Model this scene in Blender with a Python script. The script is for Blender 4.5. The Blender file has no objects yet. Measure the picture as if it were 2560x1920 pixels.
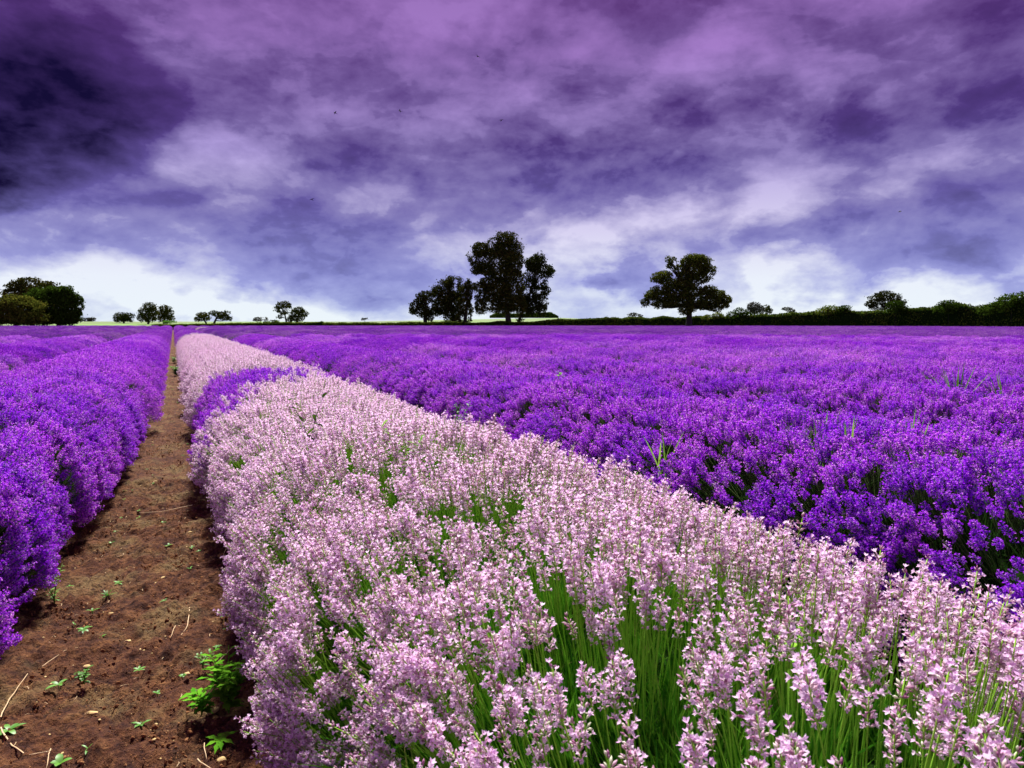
import bpy, math, random
import numpy as np
from mathutils import Vector, Matrix, Euler

rng = np.random.default_rng(7)
random.seed(7)
scene = bpy.context.scene
COL = scene.collection
R = math.radians

# ------------------------------------------------------------------ camera
H_EYE = 1.25
PITCH = R(5.1)
cam_d = bpy.data.cameras.new("camera")
cam_d.sensor_width = 36.0
cam_d.lens = 24.0
cam_d.clip_start = 0.02
cam_d.clip_end = 3000
cam = bpy.data.objects.new("camera", cam_d)
COL.objects.link(cam)
cam.location = (0, 0, H_EYE)
cam.rotation_euler = (R(90) - PITCH, 0, 0)
scene.camera = cam
cam_d.dof.use_dof = True
cam_d.dof.focus_distance = 4.0
cam_d.dof.aperture_fstop = 14.0

# ------------------------------------------------------------------ sun, exposure
SUN_EL, SUN_AZ = 58.0, -8.0          # azimuth from +Y towards +X
sun_d = bpy.data.lights.new("sun", 'SUN')
sun_d.energy = 4.8
sun_d.angle = R(8)
sun_d.color = (1.0, 0.96, 0.90)
sun = bpy.data.objects.new("sun", sun_d)
COL.objects.link(sun)
sdir = Vector((math.sin(R(SUN_AZ)) * math.cos(R(SUN_EL)), math.cos(R(SUN_AZ)) * math.cos(R(SUN_EL)), math.sin(R(SUN_EL))))
sun.rotation_euler = (-sdir).to_track_quat('-Z', 'Y').to_euler()
vs = scene.view_settings
vs.view_transform = 'Standard'
vs.look = 'None'
vs.exposure = 1.08
vs.gamma = 1.0
cy = scene.cycles
cy.max_bounces = 5
cy.diffuse_bounces = 3
cy.glossy_bounces = 2
cy.transmission_bounces = 3
cy.transparent_max_bounces = 4
cy.use_adaptive_sampling = True
cy.adaptive_threshold = 0.015

# ------------------------------------------------------------------ picture to world helpers
F_PX = 24.0 / 36.0 * 2212.0          # photograph measured on a 2212 x 1659 picture
CP, SP = math.cos(PITCH), math.sin(PITCH)

def ray(x, y):
    dx, dz, dy = (x - 1106.0) / F_PX, -(y - 829.5) / F_PX, 1.0
    v = Vector((dx, dy * CP + dz * SP, -dy * SP + dz * CP))
    return v.normalized()

def at_height(x, y, z=0.0):
    r = ray(x, y)
    t = (z - H_EYE) / r.z
    return Vector((r.x * t, r.y * t, z))

def at_depth(x, y, depth):
    r = ray(x, y)
    t = depth / r.y
    return Vector((r.x * t, depth, H_EYE + r.z * t))

def project(P):
    """numpy (n,3) -> x, y in the 2212 picture, and depth"""
    X, Y, Z = P[:, 0], P[:, 1], P[:, 2] - H_EYE
    d = Y * CP - Z * SP
    up = Y * SP + Z * CP
    dd = np.where(d > 0.02, d, 0.02)
    return 1106 + X / dd * F_PX, 829.5 - up / dd * F_PX, d

# ------------------------------------------------------------------ node helpers
class NT:
    def __init__(s, tree):
        s.t = tree
    def n(s, kind, **kw):
        nd = s.t.nodes.new(kind)
        ins = kw.pop('ins', {})
        for k, v in kw.items():
            setattr(nd, k, v)
        for k, v in ins.items():
            s.set(nd, k, v)
        return nd
    def set(s, nd, k, v):
        sock = nd.inputs[k]
        if isinstance(v, bpy.types.NodeSocket):
            s.t.links.new(v, sock)
        else:
            sock.default_value = v
    def math(s, op, a, b=0.0, c=None, clamp=False):
        nd = s.n('ShaderNodeMath', operation=op, use_clamp=clamp)
        s.set(nd, 0, a); s.set(nd, 1, b)
        if c is not None:
            s.set(nd, 2, c)
        return nd.outputs[0]
    def vmath(s, op, a, b=(0, 0, 0)):
        nd = s.n('ShaderNodeVectorMath', operation=op)
        s.set(nd, 0, a); s.set(nd, 1, b)
        return nd.outputs[0]
    def mix(s, fac, a, b, blend='MIX'):
        nd = s.n('ShaderNodeMix', data_type='RGBA', blend_type=blend)
        s.set(nd, 0, fac); s.set(nd, 6, a); s.set(nd, 7, b)
        return nd.outputs[2]
    def noise(s, vec, scale, detail=3.0, rough=0.5, dist=0.0):
        nd = s.n('ShaderNodeTexNoise')
        nd.inputs['Scale'].default_value = scale
        nd.inputs['Detail'].default_value = detail
        nd.inputs['Roughness'].default_value = rough
        nd.inputs['Distortion'].default_value = dist
        if vec is not None:
            s.t.links.new(vec, nd.inputs['Vector'])
        return nd
    def ramp(s, fac, stops, interp='LINEAR'):
        nd = s.n('ShaderNodeValToRGB')
        nd.color_ramp.interpolation = interp
        el = nd.color_ramp.elements
        el[0].position, el[0].color = stops[0][0], stops[0][1]
        el[1].position, el[1].color = stops[-1][0], stops[-1][1]
        for p, c in stops[1:-1]:
            e = el.new(p); e.color = c
        s.set(nd, 0, fac)
        return nd.outputs[0]
    def maprange(s, v, a, b, c=0.0, d=1.0, smooth=False):
        nd = s.n('ShaderNodeMapRange')
        if smooth:
            nd.interpolation_type = 'SMOOTHSTEP'
        for i, x in enumerate((v, a, b, c, d)):
            s.set(nd, i, x)
        return nd.outputs[0]

def srgb(r, g, b):
    f = lambda c: c / 12.92 if c <= 0.04045 else ((c + 0.055) / 1.055) ** 2.4
    return (f(r / 255), f(g / 255), f(b / 255), 1.0)

# ------------------------------------------------------------------ world: storm clouds over a Nishita sky
world = bpy.data.worlds.new("World")
scene.world = world
world.use_nodes = True
wt = world.node_tree
wt.nodes.clear()
W = NT(wt)
tc = W.n('ShaderNodeTexCoord')
direc = tc.outputs['Generated']
sep = W.n('ShaderNodeSeparateXYZ', ins={0: direc})
az = W.math('ARCTAN2', sep.outputs[0], sep.outputs[1])
el = W.math('ARCSINE', sep.outputs[2])
# domain warp, stretched along the horizon
stretch = W.vmath('MULTIPLY', direc, (1.0, 1.0, 1.9))
w1 = W.noise(stretch, 3.2, 7.0, 0.58)
w2 = W.noise(stretch, 11.0, 5.0, 0.6)
aev = W.n('ShaderNodeCombineXYZ', ins={0: az, 1: el}).outputs[0]
wv = W.vmath('MULTIPLY', W.vmath('SUBTRACT', w1.outputs['Color'], (0.5, 0.5, 0.5)), (0.26, 0.14, 0.0))
wv2 = W.vmath('MULTIPLY', W.vmath('SUBTRACT', w2.outputs['Color'], (0.5, 0.5, 0.5)), (0.085, 0.055, 0.0))
warped = W.vmath('ADD', W.vmath('ADD', aev, wv), wv2)
# banks of cloud: x, y, rx, ry, tilt (deg), weight; measured on the photograph, turned into directions of the sky
BANKS = [
 (40, 310, 300, 180, 18, -0.86), (1330, 50, 220, 120, 0, -0.16), (150, 90, 330, 230, 0, -0.36), (0, 130, 200, 260, 0, -0.25), (-300, 250, 500, 300, 0, -0.3),
 (540, 475, 330, 80, -8, -0.46), (620, 500, 220, 50, -8, -0.20), (790, 385, 210, 70, -6, -0.30), (640, 270, 420, 100, -15, -0.34), (1000, 350, 190, 90, 0, -0.26),
 (1320, 180, 190, 230, -25, -0.36), (1130, 340, 150, 80, 10, -0.22), (740, 600, 480, 34, -6, -0.22), (880, 645, 160, 24, -4, -0.20),
 (180, 530, 300, 34, -7, -0.40), (2050, 480, 240, 90, 0, -0.50), (2080, 560, 190, 36, 0, -0.35), (2200, 330, 120, 220, 0, -0.22), (2210, 90, 140, 200, 0, -0.36),
 (1845, 320, 50, 100, 0, -0.22), (1830, 385, 110, 60, 0, -0.28), (1700, 512, 100, 32, 0, -0.62), (1835, 507, 66, 36, 0, -0.62),
 (1390, 585, 84, 50, 0, -0.85), (1290, 600, 42, 28, 0, -0.62), (1540, 450, 66, 62, 0, -0.38), (1640, 270, 360, 90, 14, -0.16), (1850, 215, 190, 34, 24, -0.22),
 (1020, 560, 260, 90, 0, -0.22), (1430, 410, 260, 50, -5, -0.24), (1860, 600, 140, 26, 0, -0.25), (1200, 440, 170, 60, 0, -0.10), (2010, 430, 60, 80, 20, -0.2),
 (430, 330, 140, 70, 30, 0.34), (330, 390, 120, 50, 20, 0.20), (520, 360, 120, 45, 0, 0.16), (60, 492, 150, 40, -8, 0.62), (190, 490, 120, 30, -8, 0.2), (400, 95, 70, 70, -30, 0.28),
 (830, 180, 200, 180, 0, 0.12), (960, 80, 120, 100, 0, 0.06), (1480, 130, 120, 40, 32, 0.34), (1370, 180, 70, 26, 30, 0.22), (250, 645, 560, 32, -4, 0.30), (650, 675, 420, 18, -3, 0.45),
 (1280, 530, 170, 60, 10, 0.34), (1560, 560, 330, 70, 8, 0.26), (1670, 600, 40, 60, 0, 0.36), (1900, 650, 400, 34, 0, 0.28), (1620, 440, 300, 40, 10, 0.30),
 (900, 400, 110, 60, 20, 0.14), (1720, 160, 200, 50, 25, 0.10), (2170, 430, 80, 30, 0, 0.2), (430, 220, 120, 60, 0, -0.08), (1500, 660, 900, 34, 0, 0.18),
]
acc = None
for (x, y, rx, ry, tilt, wgt) in BANKS:
    r = ray(x, y)
    a0, e0 = math.atan2(r.x, r.y), math.asin(r.z)
    k = 1.0 / F_PX
    cosx = 1.0 / (1 + ((x - 1106) / F_PX) ** 2)
    mp = W.n('ShaderNodeMapping', vector_type='TEXTURE', ins={0: warped, 'Location': (a0, e0, 0), 'Rotation': (0, 0, R(tilt)),
             'Scale': (rx * k * cosx * 1.5, ry * k * 1.5, 1.0)})
    gr = W.n('ShaderNodeTexGradient', gradient_type='SPHERICAL', ins={0: mp.outputs[0]})
    g = W.n('ShaderNodeMapRange', interpolation_type='SMOOTHSTEP', ins={0: gr.outputs['Fac'], 1: 0.0, 2: 0.85, 3: 0.0, 4: wgt})
    acc = g.outputs[0] if acc is None else W.math('ADD', acc, g.outputs[0])
# billows
b1 = W.noise(W.vmath('MULTIPLY', direc, (1.0, 1.0, 1.6)), 4.6, 8.0, 0.55, 0.15)
b2 = W.noise(W.vmath('MULTIPLY', direc, (1.0, 1.0, 2.0)), 12.0, 6.0, 0.60, 0.1)
t = W.math('ADD', 0.66, W.math('MULTIPLY', acc, 0.82))
off1 = W.vmath('MULTIPLY', W.vmath('ADD', direc, (0.0, -0.004, 0.040)), (1.0, 1.0, 1.6))
rel1 = W.math('SUBTRACT', b1.outputs[0], W.noise(off1, 4.6, 8.0, 0.55, 0.15).outputs[0])
off2 = W.vmath('MULTIPLY', W.vmath('ADD', direc, (0.0, 0.0, 0.010)), (1.0, 1.0, 2.0))
rel2 = W.math('SUBTRACT', b2.outputs[0], W.noise(off2, 12.0, 6.0, 0.60, 0.1).outputs[0])
b3 = W.noise(W.vmath('MULTIPLY', direc, (1.0, 1.0, 1.5)), 34.0, 5.0, 0.62, 0.2)
t = W.math('ADD', t, W.maprange(sep.outputs[2], 0.0, 0.16, 0.26, 0.0))
t = W.math('ADD', t, W.math('MULTIPLY', W.math('SUBTRACT', b3.outputs[0], 0.5), 0.07))
t = W.math('ADD', t, W.math('MULTIPLY', rel1, 1.9))
t = W.math('ADD', t, W.math('MULTIPLY', rel2, 0.45))
t = W.math('ADD', t, W.math('MULTIPLY', W.math('SUBTRACT', b1.outputs[0], 0.5), 0.48))
t = W.math('ADD', t, W.math('MULTIPLY', W.math('SUBTRACT', b2.outputs[0], 0.5), 0.34))
b4 = W.noise(W.vmath('MULTIPLY', W.vmath('ADD', direc, (3.1, 0.7, 0.2)), (1.0, 1.0, 1.7)), 5.2, 10.0, 0.56, 0.5)
t = W.math('ADD', t, W.math('MULTIPLY', W.math('SUBTRACT', W.maprange(b4.outputs[0], 0.46, 0.56, smooth=True), 0.5), 0.16))
b5 = W.noise(W.vmath('MULTIPLY', W.vmath('ADD', direc, (1.1, 5.7, 0.9)), (1.0, 1.0, 2.2)), 9.0, 8.0, 0.55, 0.4)
t = W.math('ADD', t, W.math('MULTIPLY', W.math('SUBTRACT', W.maprange(b5.outputs[0], 0.48, 0.55, smooth=True), 0.5), 0.11))
t = W.math('MINIMUM', t, 1.25)
t = W.math('MAXIMUM', t, -0.9)
e01 = W.math('DIVIDE', W.math('MAXIMUM', sep.outputs[2], 0.0), 0.5, clamp=True)   # 0 at the horizon, 1 at 30 degrees
bright = W.ramp(e01, [(0.0, srgb(236, 246, 252)), (0.12, srgb(234, 240, 252)), (0.26, srgb(216, 210, 242)), (0.45, srgb(178, 160, 222)),
                      (0.7, srgb(164, 124, 200)), (1.0, srgb(140, 98, 170))])
mid = W.ramp(e01, [(0.0, srgb(176, 188, 232)), (0.12, srgb(160, 164, 224)), (0.3, srgb(142, 134, 192)), (0.55, srgb(124, 102, 166)), (0.8, srgb(114, 78, 148)), (1.0, srgb(104, 60, 136))])
dark = W.ramp(e01, [(0.0, srgb(138, 146, 208)), (0.14, srgb(130, 132, 200)), (0.32, srgb(104, 92, 166)), (0.5, srgb(82, 58, 130)), (0.8, srgb(82, 44, 112)), (1.0, srgb(72, 30, 98))])
deep = (0.004, 0.0, 0.030, 1.0)
c1 = W.mix(W.maprange(t, -0.80, 0.16), deep, dark)
c2 = W.mix(W.maprange(t, 0.10, 0.56), c1, mid)
c3 = W.mix(W.maprange(t, 0.5, 1.16), c2, bright)
bg_cloud = W.n('ShaderNodeBackground', ins={0: c3, 1: 2 ** -vs.exposure})
sky = W.n('ShaderNodeTexSky', sky_type='NISHITA')
sky.sun_disc = False
sky.sun_elevation = R(SUN_EL)
sky.sun_rotation = R(SUN_AZ)
bg_sky = W.n('ShaderNodeBackground', ins={0: sky.outputs[0], 1: 0.08})
mxs = W.n('ShaderNodeMixShader', ins={0: 0.995, 1: bg_sky.outputs[0], 2: bg_cloud.outputs[0]})
wo = W.n('ShaderNodeOutputWorld', ins={0: mxs.outputs[0]})
world.cycles.sampling_method = 'MANUAL'
world.cycles.sample_map_resolution = 512

# ------------------------------------------------------------------ materials
def leafy(name, cols, transl=0.35, pos_noise=None, rough_spec=0.0, island=True):
    """diffuse + translucent sheet; cols = list of (position, colour) picked per separate leaf or petal"""
    m = bpy.data.materials.new(name); m.use_nodes = True
    m.node_tree.nodes.clear()
    N = NT(m.node_tree)
    geo = N.n('ShaderNodeNewGeometry')
    oi = N.n('ShaderNodeObjectInfo')
    f = N.math('ADD', N.math('MULTIPLY', geo.outputs['Random Per Island'], 0.7), N.math('MULTIPLY', oi.outputs['Random'], 0.3))
    c = N.ramp(f, cols)
    if pos_noise:
        sc, colB, amt = pos_noise
        nz = N.noise(geo.outputs['Position'], sc, 2.0, 0.5)
        c = N.mix(N.math('MULTIPLY', N.maprange(nz.outputs[0], 0.42, 0.62, smooth=True), amt), c, colB)
    d = N.n('ShaderNodeBsdfDiffuse', ins={0: c})
    tr = N.n('ShaderNodeBsdfTranslucent', ins={0: c})
    s = N.n('ShaderNodeMixShader', ins={0: transl, 1: d.outputs[0], 2: tr.outputs[0]}).outputs[0]
    if rough_spec:
        g = N.n('ShaderNodeBsdfGlossy', ins={0: (1, 1, 1, 1), 'Roughness': 0.45})
        s = N.n('ShaderNodeMixShader', ins={0: rough_spec, 1: s, 2: g.outputs[0]}).outputs[0]
    N.n('ShaderNodeOutputMaterial', ins={0: s})
    return m

M = {}
M['stem_pale'] = leafy('pale_lavender_stem', [(0.0, (0.16, 0.46, 0.03, 1)), (0.7, (0.34, 0.62, 0.07, 1)), (1.0, (0.45, 0.50, 0.14, 1))], 0.25)
M['calyx_pale'] = leafy('pale_lavender_calyx', [(0.15, (0.72, 0.74, 0.56, 1)), (0.35, (0.80, 0.58, 0.68, 1)), (0.6, (0.44, 0.16, 0.32, 1)), (0.72, (0.80, 0.55, 0.66, 1)), (0.95, (0.86, 0.80, 0.74, 1))], 0.38)
M['petal_pale'] = leafy('pale_lavender_petal', [(0.1, (0.95, 0.62, 0.93, 1)), (0.5, (0.98, 0.80, 0.96, 1)), (0.9, (0.93, 0.54, 0.90, 1))], 0.48)
M['heart_pale'] = leafy('pale_lavender_throat', [(0.0, (0.62, 0.16, 0.62, 1)), (0.8, (0.75, 0.25, 0.72, 1)), (0.95, (0.9, 0.5, 0.12, 1))], 0.2)
M['stem_purple'] = leafy('purple_lavender_stem', [(0.0, (0.05, 0.11, 0.025, 1)), (1.0, (0.13, 0.19, 0.06, 1))], 0.2)
M['calyx_purple'] = leafy('purple_lavender_calyx', [(0.0, (0.10, 0.006, 0.32, 1)), (0.45, (0.26, 0.015, 0.65, 1)), (0.66, (0.72, 0.28, 0.86, 1)), (1.0, (0.92, 0.66, 0.92, 1))], 0.3,
                          (1.5, (0.12, 0.004, 0.46, 1), 0.5))
M['petal_purple'] = leafy('purple_lavender_petal', [(0.0, (0.30, 0.010, 0.74, 1)), (0.45, (0.50, 0.03, 0.90, 1)), (0.72, (0.88, 0.24, 0.95, 1)), (1.0, (0.96, 0.66, 0.97, 1))], 0.38,
                          (1.5, (0.26, 0.01, 0.84, 1), 0.4))
M['leaf_green'] = leafy('lavender_leaf_green', [(0.0, (0.018, 0.09, 0.008, 1)), (0.4, (0.05, 0.21, 0.012, 1)), (0.85, (0.17, 0.42, 0.03, 1)), (0.97, (0.40, 0.36, 0.12, 1))], 0.35)
M['leaf_dark'] = leafy('lavender_leaf_dark', [(0.0, (0.015, 0.05, 0.012, 1)), (1.0, (0.05, 0.12, 0.02, 1))], 0.2)
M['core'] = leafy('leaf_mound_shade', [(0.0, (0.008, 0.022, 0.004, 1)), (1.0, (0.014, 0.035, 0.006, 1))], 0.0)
M['weed'] = leafy('weed_leaf', [(0.0, (0.045, 0.17, 0.018, 1)), (1.0, (0.14, 0.36, 0.035, 1))], 0.3, rough_spec=0.03)
M['weed_bright'] = leafy('bright_weed_leaf', [(0.0, (0.06, 0.25, 0.015, 1)), (1.0, (0.19, 0.48, 0.03, 1))], 0.3)
M['grass'] = leafy('grass_blade', [(0.0, (0.12, 0.36, 0.03, 1)), (1.0, (0.36, 0.62, 0.08, 1))], 0.35)
M['tree_leaf'] = leafy('oak_leaf', [(0.0, (0.018, 0.028, 0.007, 1)), (0.6, (0.048, 0.060, 0.012, 1)), (1.0, (0.13, 0.11, 0.018, 1))], 0.12)
M['tree_olive'] = leafy('olive_oak_leaf', [(0.0, (0.035, 0.055, 0.009, 1)), (0.6, (0.10, 0.12, 0.016, 1)), (1.0, (0.24, 0.22, 0.03, 1))], 0.3)
M['tree_green'] = leafy('green_leaf', [(0.0, (0.016, 0.034, 0.006, 1)), (1.0, (0.075, 0.14, 0.012, 1))], 0.2)
M['tree_far'] = leafy('far_leaf', [(0.0, (0.05, 0.055, 0.05, 1)), (1.0, (0.10, 0.10, 0.075, 1))], 0.15)
M['hedge'] = leafy('hedge_leaf', [(0.0, (0.03, 0.06, 0.008, 1)), (0.5, (0.09, 0.15, 0.018, 1)), (0.8, (0.20, 0.25, 0.03, 1)), (1.0, (0.24, 0.15, 0.07, 1))], 0.2,
                   (0.11, (0.16, 0.22, 0.03, 1), 0.35))

def bark(name, a, b):
    m = bpy.data.materials.new(name); m.use_nodes = True
    N = NT(m.node_tree); p = m.node_tree.nodes['Principled BSDF']
    g = N.n('ShaderNodeNewGeometry')
    nz = N.noise(g.outputs['Position'], 6.0, 5.0, 0.6)
    N.set(p, 'Base Color', N.mix(nz.outputs[0], a, b)); p.inputs['Roughness'].default_value = 0.9
    bm = N.n('ShaderNodeBump', ins={'Height': nz.outputs[0], 'Strength': 0.6, 'Distance': 0.05})
    N.set(p, 'Normal', bm.outputs[0])
    return m
M['bark'] = bark('bark', (0.012, 0.010, 0.008, 1), (0.035, 0.028, 0.022, 1))
M['straw'] = bark('dry_straw', (0.50, 0.32, 0.15, 1), (0.72, 0.55, 0.34, 1))
M['stone'] = bark('ochre_stone', (0.42, 0.27, 0.08, 1), (0.66, 0.50, 0.24, 1))
M['bird'] = bark('bird_feather', (0.01, 0.01, 0.012, 1), (0.02, 0.02, 0.02, 1))

def soil_mat():
    m = bpy.data.materials.new('bare_soil'); m.use_nodes = True
    N = NT(m.node_tree); p = m.node_tree.nodes['Principled BSDF']
    g = N.n('ShaderNodeNewGeometry').outputs['Position']
    big = N.noise(g, 3.0, 5.0, 0.6, 0.4)
    med = N.noise(g, 14.0, 6.0, 0.65)
    fine = N.noise(g, 120.0, 6.0, 0.75)
    base = N.ramp(med.outputs[0], [(0.34, (0.038, 0.013, 0.008, 1)), (0.48, (0.100, 0.036, 0.016, 1)), (0.66, (0.18, 0.076, 0.029, 1))])
    base = N.mix(N.maprange(big.outputs[0], 0.48, 0.68, 0, 0.6, smooth=True), base, (0.23, 0.165, 0.068, 1))
    base = N.mix(N.maprange(big.outputs[0], 0.30, 0.45, 0.6, 0, smooth=True), base, (0.045, 0.014, 0.010, 1))
    base = N.mix(N.maprange(fine.outputs[0], 0.35, 0.5, 0.75, 0.0), base, (0.030, 0.010, 0.008, 1))
    base = N.mix(N.maprange(fine.outputs[0], 0.62, 0.72, 0.0, 0.6), base, (0.36, 0.19, 0.08, 1))
    pits_crumbs = N.noise(g, 52.0, 4.0, 0.7)
    base = N.mix(N.maprange(pits_crumbs.outputs[0], 0.34, 0.50, 0.85, 0.0), base, (0.020, 0.006, 0.006, 1))  # hollows of the bump darkened, their shade put into the soil colour
    base = N.mix(N.maprange(pits_crumbs.outputs[0], 0.58, 0.72, 0.0, 0.55), base, (0.27, 0.135, 0.055, 1))
    N.set(p, 'Base Color', base); p.inputs['Roughness'].default_value = 0.95
    p.inputs['Specular IOR Level'].default_value = 0.2
    hgt = N.math('ADD', N.math('MULTIPLY', med.outputs[0], 1.0), N.math('ADD', N.math('MULTIPLY', fine.outputs[0], 0.3), N.math('MULTIPLY', pits_crumbs.outputs[0], 0.6)))
    b = N.n('ShaderNodeBump', ins={'Height': hgt, 'Strength': 1.0, 'Distance': 0.03})
    N.set(p, 'Normal', b.outputs[0])
    return m
M['soil'] = soil_mat()

def meadow_mat():
    m = bpy.data.materials.new('meadow_grass'); m.use_nodes = True
    N = NT(m.node_tree); p = m.node_tree.nodes['Principled BSDF']
    g = N.n('ShaderNodeNewGeometry').outputs['Position']
    a = N.noise(N.vmath('MULTIPLY', g, (0.3, 1.0, 1.0)), 0.05, 4.0, 0.55)
    b = N.noise(g, 1.2, 6.0, 0.7)
    c = N.ramp(a.outputs[0], [(0.35, (0.10, 0.15, 0.045, 1)), (0.5, (0.17, 0.24, 0.075, 1)), (0.65, (0.14, 0.30, 0.04, 1))])
    c = N.mix(N.maprange(b.outputs[0], 0.3, 0.7, 0.0, 0.5), c, (0.08, 0.12, 0.03, 1))
    N.set(p, 'Base Color', c); p.inputs['Roughness'].default_value = 0.95
    return m
M['meadow'] = meadow_mat()

# ------------------------------------------------------------------ mesh helpers
def make_mesh(name, V, T, MI=None, mats=(), smooth=False):
    me = bpy.data.meshes.new(name)
    V = np.asarray(V, dtype=np.float32).reshape(-1, 3); T = np.asarray(T, dtype=np.int32).reshape(-1, 3)
    me.vertices.add(len(V)); me.vertices.foreach_set('co', V.ravel())
    me.loops.add(len(T) * 3); me.loops.foreach_set('vertex_index', T.ravel())
    me.polygons.add(len(T))
    me.polygons.foreach_set('loop_start', np.arange(0, len(T) * 3, 3, dtype=np.int32))
    for m in mats:
        me.materials.append(m)
    if MI is not None:
        me.polygons.foreach_set('material_index', np.asarray(MI, dtype=np.int32))
    me.update(calc_edges=True)
    if smooth:
        me.polygons.foreach_set('use_smooth', np.ones(len(T), dtype=bool))
    return me

class Geo:
    """a pile of triangles"""
    def __init__(s):
        s.V, s.T, s.M, s.n = [], [], [], 0
    def add(s, V, T, m=0):
        V = np.asarray(V, dtype=float).reshape(-1, 3); T = np.asarray(T, dtype=int).reshape(-1, 3)
        s.V.append(V); s.T.append(T + s.n)
        s.M.append(np.full(len(T), m) if np.isscalar(m) else np.asarray(m))
        s.n += len(V)
    def arrays(s):
        return np.concatenate(s.V), np.concatenate(s.T), np.concatenate(s.M)
    def stamp(s, tpl, pos, frames, scale):
        """copies of a template (V,T,M): pos (n,3), frames (n,3,3) columns = axes, scale (n,)"""
        V, T, Mi = tpl
        n = len(pos)
        P = np.einsum('nij,vj->nvi', frames, V) * np.asarray(scale).reshape(-1, 1, 1) + pos[:, None, :]
        TT = T[None] + (np.arange(n) * len(V))[:, None, None]
        s.V.append(P.reshape(-1, 3)); s.T.append(TT.reshape(-1, 3) + s.n); s.M.append(np.tile(Mi, n))
        s.n += n * len(V)
    def mesh(s, name, mats, smooth=False):
        V, T, Mi = s.arrays()
        return make_mesh(name, V, T, Mi, mats, smooth)

def frames_z(D, spin=None):
    """rotation matrices whose z axis is D (n,3)"""
    D = np.asarray(D, dtype=float); D = D / np.linalg.norm(D, axis=1, keepdims=True)
    n = len(D)
    if spin is None:
        spin = rng.uniform(0, 2 * np.pi, n)
    ref = np.where(np.abs(D[:, 2:3]) < 0.9, np.array([[0, 0, 1.0]]), np.array([[1.0, 0, 0]]))
    X = np.cross(ref, D); X /= np.linalg.norm(X, axis=1, keepdims=True)
    Y = np.cross(D, X)
    c, s_ = np.cos(spin)[:, None], np.sin(spin)[:, None]
    X2 = X * c + Y * s_; Y2 = -X * s_ + Y * c
    return np.stack([X2, Y2, D], axis=2)

def eulers(Rm):
    b = np.arcsin(np.clip(-Rm[:, 2, 0], -1, 1))
    a = np.arctan2(Rm[:, 2, 1], Rm[:, 2, 2])
    c = np.arctan2(Rm[:, 1, 0], Rm[:, 0, 0])
    return np.stack([a, b, c], axis=1)

def link(name, data, parent=None, loc=None):
    o = bpy.data.objects.new(name, data)
    COL.objects.link(o)
    if parent is not None:
        o.parent = parent
    if loc is not None:
        o.location = loc
    return o

def tag(o, label=None, cat=None, group=None, kind=None):
    if label: o['label'] = label
    if cat: o['category'] = cat
    if group: o['group'] = group
    if kind: o['kind'] = kind
    return o

def thing(name, label, cat, loc=(0, 0, 0), group=None):
    o = bpy.data.objects.new(name, None); COL.objects.link(o); o.location = loc
    o.empty_display_size = 0.1
    return tag(o, label, cat, group)

def tube(g, pts, radii, sides=5, m=0):
    pts = np.asarray(pts, dtype=float); n = len(pts)
    tan = np.gradient(pts, axis=0); tan /= np.linalg.norm(tan, axis=1, keepdims=True) + 1e-9
    ref = np.array([0.31, 0.11, 0.94]) if abs(tan[0, 2]) < 0.8 else np.array([1.0, 0.1, 0])
    X = np.cross(tan, ref); X /= np.linalg.norm(X, axis=1, keepdims=True) + 1e-9
    Y = np.cross(tan, X)
    a = np.arange(sides) / sides * 2 * np.pi
    V = (pts[:, None] + np.asarray(radii)[:, None, None] * (X[:, None] * np.cos(a)[None, :, None] + Y[:, None] * np.sin(a)[None, :, None])).reshape(-1, 3)
    T = []
    for i in range(n - 1):
        for j in range(sides):
            p, q = i * sides + j, i * sides + (j + 1) % sides
            T += [(p, q, q + sides), (p, q + sides, p + sides)]
    e = len(V); V = np.vstack([V, pts[-1:]])
    for j in range(sides):
        T.append(((n - 1) * sides + j, (n - 1) * sides + (j + 1) % sides, e))
    g.add(V, T, m)

# ------------------------------------------------------------------ noise on numpy arrays
def vhash(ix, iy, k):
    h = np.sin(ix * 127.1 + iy * 311.7 + k * 74.7) * 43758.5453
    return h - np.floor(h)

def vnoise(x, y, k=0):
    ix, iy = np.floor(x), np.floor(y); fx, fy = x - ix, y - iy
    fx = fx * fx * (3 - 2 * fx); fy = fy * fy * (3 - 2 * fy)
    a, b, c, d = vhash(ix, iy, k), vhash(ix + 1, iy, k), vhash(ix, iy + 1, k), vhash(ix + 1, iy + 1, k)
    return (a * (1 - fx) + b * fx) * (1 - fy) + (c * (1 - fx) + d * fx) * fy

def cells(x, y, k=0):
    """distance to nearest and second nearest tuft centre, and the offset from the nearest"""
    ix, iy = np.floor(x), np.floor(y)
    d1 = np.full(x.shape, 9.0); d2 = np.full(x.shape, 9.0); ox = np.zeros(x.shape); oy = np.zeros(x.shape); hh = np.zeros(x.shape)
    for i in (-1, 0, 1):
        for j in (-1, 0, 1):
            cx, cyy = ix + i, iy + j
            px = cx + 0.5 + (vhash(cx, cyy, k) - 0.5) * 0.8; py = cyy + 0.5 + (vhash(cx, cyy, k + 5) - 0.5) * 0.8
            dx, dy = x - px, y - py; d = np.sqrt(dx * dx + dy * dy)
            nearer = d < d1
            d2 = np.where(nearer, d1, np.minimum(d2, d))
            ox = np.where(nearer, dx, ox); oy = np.where(nearer, dy, oy); hh = np.where(nearer, vhash(cx, cyy, k + 9), hh)
            d1 = np.where(nearer, d, d1)
    return d1, d2, ox, oy, hh

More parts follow.
